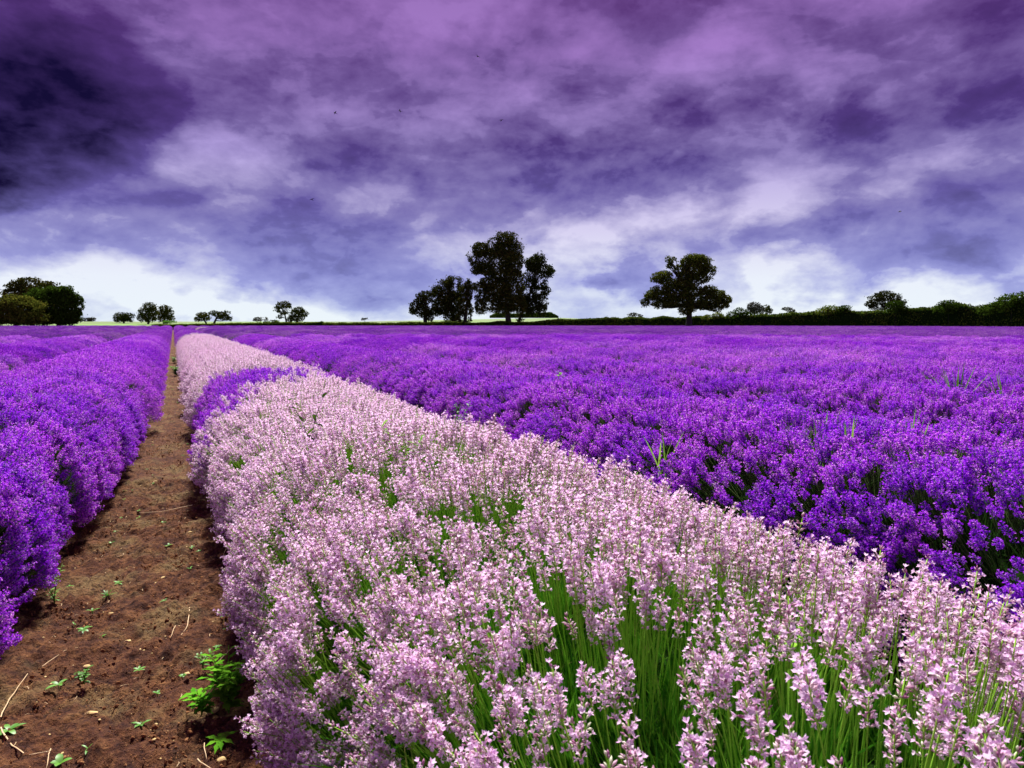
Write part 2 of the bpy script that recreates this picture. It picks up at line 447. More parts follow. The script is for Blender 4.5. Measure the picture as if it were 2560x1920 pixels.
# ------------------------------------------------------------------ rows: u across, v along
YAW = R(26.3)
DV = np.array([-math.sin(YAW), math.cos(YAW)])
DU = np.array([math.cos(YAW), math.sin(YAW)])
SPACING = 1.98
U0 = 0.92
def uv(P): return P[0] * DU[0] + P[1] * DU[1], P[0] * DV[0] + P[1] * DV[1]
def xy(u, v): return np.stack([u * DU[0] + v * DV[0], u * DU[1] + v * DV[1]], axis=-1)
def centre(k): return U0 + SPACING * k
def half_width(k): return 0.76 if k == 0 else (0.72 if k == -1 else 0.85)
ROW_H = 0.79
TOP_BASE = 0.14
FIELD_END = 128.0

# canopy cross-section parameterised by an even arc-length parameter
_th = np.linspace(-math.pi / 2, math.pi / 2, 400)
def _prof(th, w, h):
    x = w * np.sign(np.sin(th)) * np.abs(np.sin(th)) ** 0.85
    z = TOP_BASE + (h - TOP_BASE) * np.cos(th) ** 0.62
    return x, z
_px, _pz = _prof(_th, 0.7, ROW_H)
_arc = np.concatenate([[0], np.cumsum(np.hypot(np.diff(_px), np.diff(_pz)))]); ARC = _arc[-1]

def sample_row(k, v0, v1, dens, periodic=None):
    """tips (u offset, v, z), direction (u, v, z), and bumpiness info"""
    n = int(dens * ARC * (v1 - v0))
    v = rng.uniform(v0, v1, n)
    th = np.interp(rng.uniform(0, ARC, n), _arc, _th)
    kk = k * 13.7
    hw = half_width(k) + (0.07 if periodic and k == -1 else 0)
    if periodic:
        ph = 2 * np.pi * (v - v0) / periodic
        wn = 0.5 + 0.28 * np.sin(ph + kk) + 0.2 * np.sin(2 * ph + kk * 2.1); hn = 0.5 + 0.3 * np.sin(ph * 2 + kk * 1.7)
    else:
        wn = vnoise(v * 1.5, v * 0 + kk, 1) * 0.6 + vnoise(v * 4.0, th * 1.5 + kk, 2) * 0.4
        hn = vnoise(v * 1.1, v * 0 + kk + 5, 3) * 0.6 + vnoise(v * 2.7, th + kk, 4) * 0.4
    w = hw * (0.86 + 0.28 * wn)
    if k == -1 and not periodic: w = w * (0.68 + 0.32 * np.clip((v - 3.0) / 3.5, 0, 1))
    h = ROW_H * (0.93 + 0.12 * hn)
    x, z = _prof(th, w, h)
    if k == 0 and not periodic: x = np.where(x < 0, x * (1 - 0.05 * np.exp(-((v - 2.25) / 0.3) ** 2)), x)
    s = 0.34
    d1, d2, ox, oy, hh = cells(x / s + 40 + kk, v / s, 3)
    edge = np.clip((d2 - d1) / 0.30, 0, 1)
    # direction: fan out of the row's centre and of each tuft
    D = np.stack([x * (0.52 if k == 0 else 0.80) + ox * s * 0.55, oy * s * 0.7, z + 0.02], axis=1) + rng.normal(0, 0.05, (n, 3))
    D /= np.linalg.norm(D, axis=1, keepdims=True)
    dip = (1 - edge) ** 2 * (0.125 if k > 0 else 0.09) + (1 - hh) * 0.03
    jit = rng.normal(0, 0.027 if k == 0 else 0.018, n) - dip
    P = np.stack([x, v, z], axis=1) + D * jit[:, None]
    keep = rng.uniform(0, 1, n) < (0.38 + 0.62 * edge)
    keep &= P[:, 2] > 0.05
    return P[keep], D[keep], edge[keep]

# ------------------------------------------------------------------ lavender spikes
def calyx_tpl(sides):
    a = np.arange(sides) / sides * 2 * np.pi
    ring = np.stack([np.cos(a) * 0.155, np.sin(a) * 0.155, np.full(sides, 0.66)], 1)
    V = np.vstack([[0, 0, 0], ring, [[0, 0, 1.0]]]); T = []
    for j in range(sides):
        k2 = (j + 1) % sides
        T += [(0, 1 + k2, 1 + j), (1 + j, 1 + k2, sides + 1)]
    return V, np.array(T)

def open_floret(npet=5, seed=0, far=False):
    """calyx with a flared two-lipped corolla; z = outwards, length of the calyx = 1"""
    g = Geo(); r = random.Random(seed)
    V, T = calyx_tpl(4 if not far else 3); g.add(V, T, 1)
    for i in range(npet):
        a = 2 * math.pi * (i + r.uniform(-0.15, 0.15)) / npet
        L = r.uniform(0.34, 0.54); wd = 0.17 if npet >= 4 else 0.27
        u = np.array([math.cos(a), math.sin(a), 0]); w = np.array([-math.sin(a), math.cos(a), 0]); z = np.array([0, 0, 1.0])
        b = z * 0.95 + u * 0.03
        t1 = z * (1.25 + r.uniform(-.05, .05)) + u * L * 0.55 - w * wd; t2 = z * (1.25) + u * L * 0.55 + w * wd
        tip = z * (1.40 + r.uniform(-.15, .15)) + u * L
        g.add([b, t1, tip, t2], [(0, 1, 2), (0, 2, 3)], 2)
    if not far:
        g.add([[0.07, 0, 1.12], [-0.05, 0.07, 1.12], [-0.05, -0.07, 1.12], [0, 0, 1.2]], [(0, 1, 3), (1, 2, 3), (2, 0, 3)], 3)
    return g.arrays()

def closed_floret(far=False):
    V, T = calyx_tpl(4 if not far else 3)
    return V, T, np.full(len(T), 1)

def spike(seed, lod, open_p, L=0.36, whorls=7, head=0.056, fat=1.0):
    """one flower stalk along +z, tip at z = L, heavier whorls low"""
    r = np.random.default_rng(seed)
    g = Geo()
    bend = r.uniform(-0.02, 0.02, 2)
    def axis(z):
        q = (np.asarray(z) / L) ** 2
        return np.stack([bend[0] * q, bend[1] * q, np.asarray(z) + 0 * q], axis=-1)
    if lod <= 1:
        zz = np.linspace(0, L - 0.004, 5 if lod == 0 else 3)
        tube(g, axis(zz), np.linspace(0.0014, 0.0010, len(zz)) * (1 if lod == 0 else 1.25), 4 if lod == 0 else 3, 0)
    else:
        g.add([[-0.0016, 0, L * 0.35], [0.0016, 0, L * 0.35], [bend[0], bend[1], L - 0.01]], [(0, 1, 2)], 0)
    zs, low = [], r.uniform() < 0.55
    for i in range(whorls):
        zs.append(L - 0.006 - head * i / (whorls - 1))
    if low:
        zs.append(L - head - r.uniform(0.016, 0.026))
    tpls = {0: [open_floret(5, 1), open_floret(4, 2), open_floret(5, 3)], 1: [open_floret(3, 1, True), open_floret(3, 2, True)],
            2: [open_floret(2, 1, True)], 3: [open_floret(2, 1, True)]}[lod]
    shut = closed_floret(lod >= 1)
    for i, z in enumerate(zs):
        f = i / (whorls - 1)
        nf = {0: 8, 1: 6, 2: 4, 3: 3}[lod]
        if i == 0: nf = max(3, nf // 2)
        if i == whorls: nf = max(2, nf // 2)
        size = (0.0104 if lod == 0 else 0.0112 if lod == 1 else 0.0125 if lod == 2 else 0.0155) * fat * (0.72 + 0.45 * math.sin(math.pi * min(1, 0.18 + f * 0.75)))
        a = (np.arange(nf) + r.uniform(-0.3, 0.3, nf)) / nf * 2 * np.pi + i * 0.8
        elv = R(78) if i == 0 else None
        e = r.uniform(R(12), R(62), nf) if i else r.uniform(R(45), R(85), nf)
        D = np.stack([np.cos(a) * np.cos(e), np.sin(a) * np.cos(e), np.sin(e)], 1)
        pos = axis(np.full(nf, z)) + D * 0.0012
        fr = frames_z(D, r.uniform(0, 6.28, nf))
        op = r.uniform(0, 1, nf) < open_p * (1.15 if 0 < f <= 1 else 0.4)
        for j in range(nf):
            if i and r.uniform() < 0.14: continue
            tpl = tpls[r.integers(len(tpls))] if op[j] else shut
            g.stamp(tpl, pos[j:j + 1], fr[j:j + 1], [size * r.uniform(0.75, 1.25)])
    return g.arrays()

PALE = (M['stem_pale'], M['calyx_pale'], M['petal_pale'], M['heart_pale'])
PURP = (M['stem_purple'], M['calyx_purple'], M['petal_purple'], M['petal_purple'])
def proto_collection(name, meshes, obname):
    c = bpy.data.collections.new(name)
    for i, me in enumerate(meshes):
        o = bpy.data.objects.new("%s_%02d" % (obname, i), me); c.objects.link(o)
    return c

def spike_set(nm, mats, lod, opens, seed, hs=0.84, **kw):
    out = []
    for i, op in enumerate(opens):
        V, T, Mi = spike(seed + i, lod, op, whorls=[6, 5, 6, 5, 4, 6, 5, 6][i % 8], head=hs * [0.056, 0.046, 0.068, 0.058, 0.040, 0.062, 0.05, 0.06][i % 8], **kw)
        out.append(make_mesh(nm, V, T, Mi, mats))
    return out
pale0 = spike_set('flower_spike', PALE, 0, [0.6, 0.4, 0.5, 0.2, 0.06, 0.7, 0.5, 0.3], 11, fat=1.0, hs=1.0)
pale1 = spike_set('flower_spike', PALE, 1, [0.75, 0.5, 0.7, 0.3, 0.85, 0.6], 31, fat=0.95)
purp0 = spike_set('flower_spike', PURP, 0, [0.75, 0.5, 0.7, 0.3, 0.6, 0.85], 51, fat=0.88)
purp1 = spike_set('flower_spike', PURP, 1, [0.75, 0.5, 0.7, 0.3, 0.85, 0.6], 71, fat=0.95)
C_pale0 = proto_collection('pale near stalks', pale0, 'stalk'); C_pale1 = proto_collection('pale stalks', pale1, 'stalk')
C_purp0 = proto_collection('purple near stalks', purp0, 'stalk'); C_purp1 = proto_collection('purple stalks', purp1, 'stalk')

# ------------------------------------------------------------------ instancing on points (stuff only)
_gn = {}
def gn_tree(coll):
    if coll.name in _gn:
        return _gn[coll.name]
    t = bpy.data.node_groups.new('scatter ' + coll.name, 'GeometryNodeTree')
    t.interface.new_socket('Geometry', in_out='INPUT', socket_type='NodeSocketGeometry')
    t.interface.new_socket('Geometry', in_out='OUTPUT', socket_type='NodeSocketGeometry')
    gi = t.nodes.new('NodeGroupInput'); go = t.nodes.new('NodeGroupOutput')
    iop = t.nodes.new('GeometryNodeInstanceOnPoints'); ci = t.nodes.new('GeometryNodeCollectionInfo')
    ci.inputs['Collection'].default_value = coll
    ci.inputs['Separate Children'].default_value = True; ci.inputs['Reset Children'].default_value = True
    iop.inputs['Pick Instance'].default_value = True
    def attr(nm, ty):
        a = t.nodes.new('GeometryNodeInputNamedAttribute'); a.data_type = ty; a.inputs['Name'].default_value = nm
        return a.outputs[0]
    t.links.new(gi.outputs[0], iop.inputs['Points']); t.links.new(ci.outputs[0], iop.inputs['Instance'])
    t.links.new(attr('idx', 'INT'), iop.inputs['Instance Index'])
    t.links.new(attr('rot', 'FLOAT_VECTOR'), iop.inputs['Rotation'])
    t.links.new(attr('scl', 'FLOAT'), iop.inputs['Scale'])
    t.links.new(iop.outputs[0], go.inputs[0])
    _gn[coll.name] = t
    return t

def scatter(name, coll, pos, eul, scl, idx, parent=None):
    me = bpy.data.meshes.new(name)
    me.vertices.add(len(pos)); me.vertices.foreach_set('co', np.asarray(pos, dtype=np.float32).ravel())
    a = me.attributes.new('rot', 'FLOAT_VECTOR', 'POINT'); a.data.foreach_set('vector', np.asarray(eul, dtype=np.float32).ravel())
    a = me.attributes.new('scl', 'FLOAT', 'POINT'); a.data.foreach_set('value', np.asarray(scl, dtype=np.float32))
    a = me.attributes.new('idx', 'INT', 'POINT'); a.data.foreach_set('value', np.asarray(idx, dtype=np.int32))
    me.update()
    o = link(name, me, parent)
    md = o.modifiers.new('scatter', 'NODES'); md.node_group = gn_tree(coll)
    o['kind'] = 'stuff'
    return o

# ------------------------------------------------------------------ ground
def ground_z(y, x=-60.0):
    t_ = np.clip((y - 138.0) / 130.0, 0, 1)
    return (1.95 + 1.9 * np.exp(-((np.asarray(x) - 5.0) / 24.0) ** 2)) * t_ * t_ * (3 - 2 * t_)

def grid_mesh(name, xs, ys, zf, mat, smooth=True):
    X, Y = np.meshgrid(xs, ys); Z = zf(X, Y)
    V = np.stack([X, Y, Z], -1).reshape(-1, 3); nx, ny = len(xs), len(ys)
    i, j = np.meshgrid(np.arange(nx - 1), np.arange(ny - 1)); a = (j * nx + i).ravel()
    T = np.concatenate([np.stack([a, a + 1, a + nx + 1], 1), np.stack([a, a + nx + 1, a + nx], 1)])
    return make_mesh(name, V, T, None, (mat,), smooth)
g0 = link('ground', grid_mesh('ground', np.linspace(-180, 180, 60), np.linspace(-20, 136, 60), lambda X, Y: np.full(X.shape, -0.03), M['soil']))
tag(g0, 'bare brown soil under the lavender rows', kind='structure')
md_ = link('meadow', grid_mesh('meadow', np.linspace(-1500, 1500, 80), np.concatenate([np.linspace(135.5, 600, 60), np.linspace(650, 2200, 12)]),
           lambda X, Y: ground_z(Y, X) + 0.0 + (vnoise(X / 90, Y / 90, 4) - 0.5) * 0.5 * np.clip((Y - 150) / 100, 0, 1) - np.clip((Y - 460) / 1500, 0, 1) * 30, M['meadow']))
tag(md_, 'green meadow rising beyond the lavender field', kind='structure')

# the path strip, in row coordinates
def path_mesh():
    us = np.linspace(-0.95, 0.55, 150); vs_ = np.concatenate([np.linspace(0.6, 6.0, 540), np.linspace(6.06, 40, 220)])
    Uu, Vv = np.meshgrid(us, vs_)
    z = (vnoise(Uu * 5, Vv * 5, 1) - 0.5) * 0.036 + (vnoise(Uu * 17, Vv * 14, 2) - 0.5) * 0.028 + (vnoise(Uu * 45, Vv * 40, 3) - 0.5) * 0.022 + (vnoise(Uu * 95, Vv * 90, 8) - 0.5) * 0.010 - 0.014 * np.clip(1 - np.abs(vnoise(Uu * 11, Vv * 10, 12) - 0.5) * 9, 0, 1)
    clod = np.clip(vnoise(Uu * 28, Vv * 26, 6) - 0.72, 0, 1) * 0.06
    hole = np.clip(vnoise(Uu * 9, Vv * 8, 7) - 0.82, 0, 1) * -0.12
    z += clod + hole + 0.05 * np.clip(np.abs(Uu + 0.2) - 0.25, 0, 1)
    P = xy(Uu, Vv); V = np.concatenate([P, (z + 0.008)[..., None]], -1).reshape(-1, 3)
    nx = len(us); ny = len(vs_)
    i, j = np.meshgrid(np.arange(nx - 1), np.arange(ny - 1)); a = (j * nx + i).ravel()
    T = np.concatenate([np.stack([a, a + 1, a + nx + 1], 1), np.stack([a, a + nx + 1, a + nx], 1)])
    return make_mesh('soil_path', V, T, None, (M['soil'],), True)
tag(link('soil_path', path_mesh()), 'bare reddish brown soil path between purple and pale lavender rows', kind='structure')

# ------------------------------------------------------------------ lavender: which cells, at what detail
def in_view(P3, mx=260, my=200):
    x, y, d = project(P3)
    return (d > 0.03) & (x > -mx) & (x < 2212 + mx) & (y > -my) & (y < 1659 + my)

def pale_at(u, v):
    """which plants of the middle row are pale (True) or purple"""
    v_ = v + 0.9 * (vnoise(u * 6, v * 4, 21) - 0.5) + 0.5 * (vhash(np.floor(u * 40), np.floor(v * 40), 5) - 0.5)
    a = (v_ > 5.4 + 1.25 * (u - 0.2)) & (v_ < 7.7 + 1.15 * (u - 0.2))
    a &= ~((u > 0.95) & (vhash(np.floor(u * 31), np.floor(v * 27), 3) > 0.45))
    return (~a) & (v < 31 + 3 * vnoise(u * 3, v * 0, 2))

HOLES = [(at_height(x, y, 0.72), r) for x, y, r in [(1010, 1125, .26), (1090, 1085, .20), (900, 1180, .12), (1400, 1460, .13), (1240, 1530, .12), (830, 985, .10), (720, 1120, .08),
         (1750, 1500, .16), (1000, 1480, .10), (1000, 950, .10), (640, 895, .07), (1650, 1330, .10), (560, 1080, .07), (1900, 1620, .12), (1560, 1620, .10)]] + \
        [(at_height(x, y, 0.66), r) for x, y, r in [(2170, 1110, .28), (2060, 1175, .16), (1560, 975, .16), (1420, 905, .12), (1900, 950, .14), (2190, 930, .22), (1130, 870, .15), (60, 1010, .12), (240, 1090, .12)]]
def hole_keep(XY):
    p = np.ones(len(XY))
    for c, r in HOLES:
        d = np.hypot(XY[:, 0] - c.x, XY[:, 1] - c.y) / r
        p = np.minimum(p, np.clip((d * 1.45 - 0.55) / 0.6, 0.30, 1))
    return rng.uniform(0, 1, len(XY)) < p

DENS_PALE, DENS_PURP = 1050, 1550
near, mods2, mods4 = {}, {}, {}
kmin, kmax = -90, 80
for k in range(kmin, kmax):
    for i in range(-1, 45):
        v0 = -2.0 + 4 * i
        c4 = xy(centre(k), v0 + 2.0)
        if c4[1] > FIELD_END or c4[1] < -3: continue
        cp = np.array([[*xy(centre(k), v0 + q), 0.5] for q in (0, 1, 2, 3, 4)] + [[*xy(centre(k) + du, v0 + q), 0.7] for du in (-.8, .8) for q in (0, 2, 4)])
        if not in_view(cp, 260 if np.hypot(*c4) > 14 else 900, 300).any(): continue
        if np.hypot(*c4) > 30:
            mods4.setdefault(k, []).append(v0); continue
        for h in (0, 2):
            c2 = xy(centre(k), v0 + h + 1.0)
            if np.hypot(*c2) > 9.0: mods2.setdefault(k, []).append(v0 + h)
            else: near.setdefault(k, []).append(v0 + h)

# repeated lengths of row for the middle and far distance
def row_module(nm, pale, length, dens, lod, seed, k):
    global rng
    keepr = rng; rng = np.random.default_rng(seed)
    mats = PALE if pale else PURP
    P, D, E = sample_row(k, 0, length, dens, periodic=length)
    g = Geo()
    tpls = [spike(seed * 7 + q, lod, 0.7 if lod == 2 else 0.34, L=0.2, whorls=5 if lod == 2 else 3, head=0.045 if lod == 2 else 0.055, fat=1.05) for q in range(5)]
    fr = frames_z(D); base = P - D * 0.2
    pick = rng.integers(0, 5, len(P))
    for q in range(5):
        s_ = pick == q
        g.stamp(tpls[q], base[s_], fr[s_], rng.uniform(0.9, 1.15, s_.sum()))
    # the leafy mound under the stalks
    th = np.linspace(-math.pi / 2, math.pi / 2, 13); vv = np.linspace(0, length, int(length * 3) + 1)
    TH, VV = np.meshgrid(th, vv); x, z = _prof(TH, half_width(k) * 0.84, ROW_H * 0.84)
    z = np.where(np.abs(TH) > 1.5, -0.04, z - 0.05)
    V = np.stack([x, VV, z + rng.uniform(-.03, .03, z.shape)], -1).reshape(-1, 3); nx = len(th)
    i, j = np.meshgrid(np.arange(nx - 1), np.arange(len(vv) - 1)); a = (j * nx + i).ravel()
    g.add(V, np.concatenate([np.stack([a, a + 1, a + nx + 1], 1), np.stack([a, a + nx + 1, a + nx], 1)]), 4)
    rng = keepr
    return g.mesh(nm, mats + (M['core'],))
C_mod2 = proto_collection('row lengths mid', [row_module('row_length', False, 2.0, 850, 2, 100 + q, [1, 2, 3, -1][q]) for q in range(4)] +
                          [row_module('row_length', True, 2.0, 850, 2, 120 + q, 0) for q in range(2)], 'length')
C_mod4 = proto_collection('row lengths far', [row_module('row_length', False, 4.0, 330, 3, 140 + q, [1, 2, 3, -1][q]) for q in range(4)] +
                          [row_module('row_length', True, 4.0, 260, 3, 160, 0)], 'length')

# leaf tufts in the mound
def leaf_tuft(seed, n, L, w, spread):
    r = np.random.default_rng(seed); g = Geo()
    a = r.uniform(0, 2 * np.pi, n); rad = r.uniform(0, 0.035, n); tilt = np.abs(r.normal(0, spread, n))
    for i in range(n):
        d = np.array([math.cos(a[i]) * math.sin(tilt[i]), math.sin(a[i]) * math.sin(tilt[i]), math.cos(tilt[i])])
        b = np.array([math.cos(a[i] * 1.7) * rad[i], math.sin(a[i] * 1.7) * rad[i], 0]); s = np.cross(d, [0, 0, 1.0]); s /= np.linalg.norm(s) + 1e-6
        th = r.uniform(0, 6.28); s = s * math.cos(th) + np.cross(d, s) * math.sin(th)
        l = L * r.uniform(0.5, 1.1); mid = b + d * l * 0.55; tip = b + d * l + np.array([0, 0, -0.10 * l]) + s * r.uniform(-.01, .01)
        g.add([b - s * w * .4, b + s * w * .4, mid + s * w * .6, mid - s * w * .6, tip], [(0, 1, 2), (0, 2, 3), (3, 2, 4)], 0)
    return g
C_tuftp = proto_collection('green leaf tufts', [leaf_tuft(q, 58, 0.17, 0.0030, 0.34).mesh('leaf_tuft', (M['leaf_green'],)) for q in range(4)], 'tuft')
C_tuftd = proto_collection('dark leaf tufts', [leaf_tuft(q, 30, 0.17, 0.004, 0.5).mesh('leaf_tuft', (M['leaf_dark'],)) for q in range(4)], 'tuft')

ROW_NAMES = {
 0: ('lavender_row', 'row of pale pink lavender in full flower right of soil path', 'lavender row'),
 -1: ('lavender_row', 'purple lavender row along the left edge of the soil path', 'lavender row'),
 1: ('lavender_row', 'purple lavender row directly behind the pale pink row', 'lavender row'),
 2: ('lavender_row', 'second purple lavender row beyond the pale pink row', 'lavender row'),
 3: ('lavender_row', 'third purple lavender row beyond the pale pink row', 'lavender row'),
 -2: ('lavender_row', 'purple lavender row behind the one that borders the path', 'lavender row'),
}
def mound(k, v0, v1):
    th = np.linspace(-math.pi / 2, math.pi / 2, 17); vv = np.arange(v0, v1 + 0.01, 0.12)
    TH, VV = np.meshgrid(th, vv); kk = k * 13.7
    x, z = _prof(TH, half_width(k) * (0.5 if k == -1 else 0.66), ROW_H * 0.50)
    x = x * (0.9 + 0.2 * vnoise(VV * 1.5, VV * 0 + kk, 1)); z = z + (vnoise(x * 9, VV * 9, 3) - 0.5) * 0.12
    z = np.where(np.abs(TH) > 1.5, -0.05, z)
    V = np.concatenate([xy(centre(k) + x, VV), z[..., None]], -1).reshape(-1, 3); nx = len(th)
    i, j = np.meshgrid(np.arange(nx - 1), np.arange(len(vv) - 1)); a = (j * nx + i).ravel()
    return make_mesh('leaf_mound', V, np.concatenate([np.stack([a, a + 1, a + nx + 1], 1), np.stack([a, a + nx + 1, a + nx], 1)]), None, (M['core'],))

field = None
far_pos, far_idx, mid_pos, mid_idx = [], [], [], []
rot_row = YAW
for k in sorted(set(near) | set(mods2) | set(mods4)):
    named = k in ROW_NAMES
    root = None
    if named:
        nm, lab, cat = ROW_NAMES[k]
        vs0 = min(near.get(k, []) + mods2.get(k, []) + mods4.get(k, []))
        root = thing(nm, lab, cat, group='rows of lavender')
    # stalk by stalk
    if k in near:
        Ps, Ds = [], []
        for v0 in near[k]:
            P, D, E = sample_row(k, v0, v0 + 2, DENS_PALE if k == 0 else DENS_PURP)
            Ps.append(P); Ds.append(D)
        P, D = np.concatenate(Ps), np.concatenate(Ds)
        u, v = P[:, 0] + centre(k), P[:, 1]
        XYZ = np.concatenate([xy(u, v), P[:, 2:3]], 1)
        DW = np.stack([D[:, 0] * DU[0] + D[:, 1] * DV[0], D[:, 0] * DU[1] + D[:, 1] * DV[1], D[:, 2]], 1)
        keep = in_view(XYZ, 900, 400) & hole_keep(XYZ) & (np.linalg.norm(XYZ - np.array([0, 0, H_EYE]), axis=1) > 0.40)
        XYZ, DW, u, v = XYZ[keep], DW[keep], u[keep], v[keep]
        if k == 0:                       # the end of the row nearest the camera stands thinner, stalk by stalk
            rx_ = u - centre(0); nr = np.clip((2.7 - v) / 1.7, 0, 1) * np.clip((rx_ + 0.62) / 0.5, 0.15, 1)
            kp_ = rng.uniform(0, 1, len(u)) > 0.22 * nr
            XYZ, DW, u, v = XYZ[kp_], DW[kp_], u[kp_], v[kp_]
        is_pale = pale_at(u, v) if k == 0 else np.zeros(len(u), bool)
        lenf = rng.uniform(0.88, 1.14, len(u)) * (1.0 if k == 0 else 0.94)
        base = XYZ - DW * (0.36 * lenf)[:, None]
        dist = np.linalg.norm(XYZ - np.array([0, 0, H_EYE]), axis=1)
        E3 = eulers(frames_z(DW))
        px, py, dd = project(XYZ)
        seen = (px > 0) & (px < 2212) & (py > 0) & (py < 1655)
        # the nearest stalks are parts of their own
        single = np.zeros(len(u), bool)
        if named and k in (0, -1, 1):
            cand = np.where(seen & ((is_pale) if k == 0 else True))[0]
            cand = cand[np.argsort(dist[cand])][:{0: 300, -1: 160, 1: 200}[k]]
            single[cand] = True
            prot = pale0 if k == 0 else purp0
            for j in cand:
                o = bpy.data.objects.new('flower_spike', prot[int(rng.integers(len(prot)))])
                o.location = base[j]; o.rotation_euler = E3[j]; s_ = float(lenf[j]); o.scale = (s_, s_, s_)
                o.parent = root; COL.objects.link(o)
        par = root
        if not named:
            if field is None:
                field = thing('lavender_field', 'dense purple lavender rows merging into one mass towards the hedge', 'lavender field')
                field['kind'] = 'stuff'
            par = field
        for msk, coll, cnt in ((is_pale & (dist < 3.0), C_pale0, len(pale0)), (is_pale & (dist >= 3.0), C_pale1, len(pale1)),
                               (~is_pale & (dist < 2.6), C_purp0, len(purp0)), (~is_pale & (dist >= 2.6), C_purp1, len(purp1))):
            s_ = msk & ~single
            if s_.sum():
                scatter('flower_spikes', coll, base[s_], E3[s_], lenf[s_], rng.integers(0, cnt, s_.sum()), par)
        va, vb = min(near[k]), max(near[k]) + 2
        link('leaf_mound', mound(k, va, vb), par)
        # tufts
        n = int((vb - va) * ARC * (170 if k == 0 else 110))
        th = np.interp(rng.uniform(0, ARC, n), _arc, _th); vv = rng.uniform(va, vb, n)
        x, z = _prof(th, half_width(k) * (0.66 if k == -1 else 0.72), ROW_H * 0.52)
        if k == -1: x = x * (0.62 + 0.38 * np.clip((vv - 3.0) / 3.5, 0, 1))
        Dt = np.stack([x * 0.7, rng.normal(0, .12, n), z + .15], 1) + rng.normal(0, .08, (n, 3))
        XY3 = np.concatenate([xy(centre(k) + x, vv), z[:, None] - 0.02], 1)
        DWt = np.stack([Dt[:, 0] * DU[0] + Dt[:, 1] * DV[0], Dt[:, 0] * DU[1] + Dt[:, 1] * DV[1], Dt[:, 2]], 1)
        kp = in_view(XY3, 900, 600) & (np.linalg.norm(XY3 - np.array([0, 0, H_EYE]), axis=1) < 8)
        if kp.sum():
            scatter('leaves', C_tuftp if k == 0 else C_tuftd, XY3[kp], eulers(frames_z(DWt[kp])), rng.uniform(0.8, 1.35, kp.sum()), rng.integers(0, 4, kp.sum()), par)
    own_m, own_mi, own_f, own_fi = [], [], [], []
    for v0 in mods2.get(k, []):
        pale = (k == 0) and v0 < 31
        own_m.append([*xy(centre(k), v0), -0.0]); own_mi.append((4 + int(rng.integers(2))) if pale else (3 if k in (0, -1) else int(rng.integers(3))))
    for v0 in mods4.get(k, []):
        pale = ((k == 0) and v0 < 31) or (k == 1 and 74 < v0 < 84)
        own_f.append([*xy(centre(k), v0), -0.0]); own_fi.append(4 if pale else (3 if k in (0, -1) else int(rng.integers(3))))
    if named:
        if own_m: scatter('flower_mass', C_mod2, own_m, np.tile([0, 0, rot_row], (len(own_m), 1)), np.ones(len(own_m)), own_mi, root)
        if own_f: scatter('flower_mass', C_mod4, own_f, np.tile([0, 0, rot_row], (len(own_f), 1)), np.ones(len(own_f)), own_fi, root)
    else:
        mid_pos += own_m; mid_idx += own_mi; far_pos += own_f; far_idx += own_fi
if field is None:
    field = thing('lavender_field', 'dense purple lavender rows merging into one mass towards the hedge', 'lavender field'); field['kind'] = 'stuff'
if mid_pos: scatter('flower_mass', C_mod2, mid_pos, np.tile([0, 0, rot_row], (len(mid_pos), 1)), np.ones(len(mid_pos)), mid_idx, field)
if far_pos: scatter('flower_mass', C_mod4, far_pos, np.tile([0, 0, rot_row], (len(far_pos), 1)), np.ones(len(far_pos)), far_idx, field)

# ------------------------------------------------------------------ trees
S = 2212 / 2560.0
def leaf_cloud(blobs, depth, dens, size, seed, gaps=0.42, thick=0.75):
    dens = dens * 15.0
    """leaf faces in the volume of blobs; blobs in picture units (x, y, rx, ry) at a depth, returned in world space"""
    r = np.random.default_rng(seed); m = depth / F_PX
    g = Geo()
    for (x, y, rx, ry) in blobs:
        c = at_depth(x, y, depth); ax, ay, az_ = rx * m, max(rx, ry) * m * thick, ry * m
        n = int(dens * (ax * az_) / (size * size))
        q = r.normal(0, 1, (n, 3)); q /= np.linalg.norm(q, axis=1, keepdims=True)
        rad = r.uniform(0.15, 1.0, n) ** (0.45)
        rad = rad * (0.84 + 0.38 * vnoise(q[:, 0] * 2.2 + x, q[:, 2] * 2.2 + q[:, 1], seed)) * np.where(r.uniform(0, 1, n) < 0.08, r.uniform(1.0, 1.3, n), 1.0)
        P = q * rad[:, None] * np.array([ax, ay, az_]) + np.array(c)
        # clumps with gaps between them
        f = 1.0 / (size * 4.2)
        nz = vnoise(P[:, 0] * f + P[:, 1] * 0.37 * f, P[:, 2] * f * 1.15 + P[:, 1] * 0.23 * f, seed % 17)
        nz2 = vnoise(P[:, 0] * f * 2.3 + 7, P[:, 2] * f * 2.3 + P[:, 1] * f, seed % 13)
        ok = (nz * 0.65 + nz2 * 0.35 > gaps) | (r.uniform(0, 1, n) < 0.10)
        P = P[ok]; n = len(P)
        if not n: continue
        D = r.normal(0, 1, (n, 3)) + np.array([0, 0, 0.9]); fr = frames_z(D, r.uniform(0, 6.28, n))
        tpl = (np.array([[-.5, -.15, 0], [.1, -.42, .05], [.55, .05, -.05], [.05, .4, .06]]), np.array([[0, 1, 2], [0, 2, 3]]), np.zeros(2, int))
        g.stamp(tpl, P, fr, r.uniform(0.6, 1.3, n) * size)
    return g

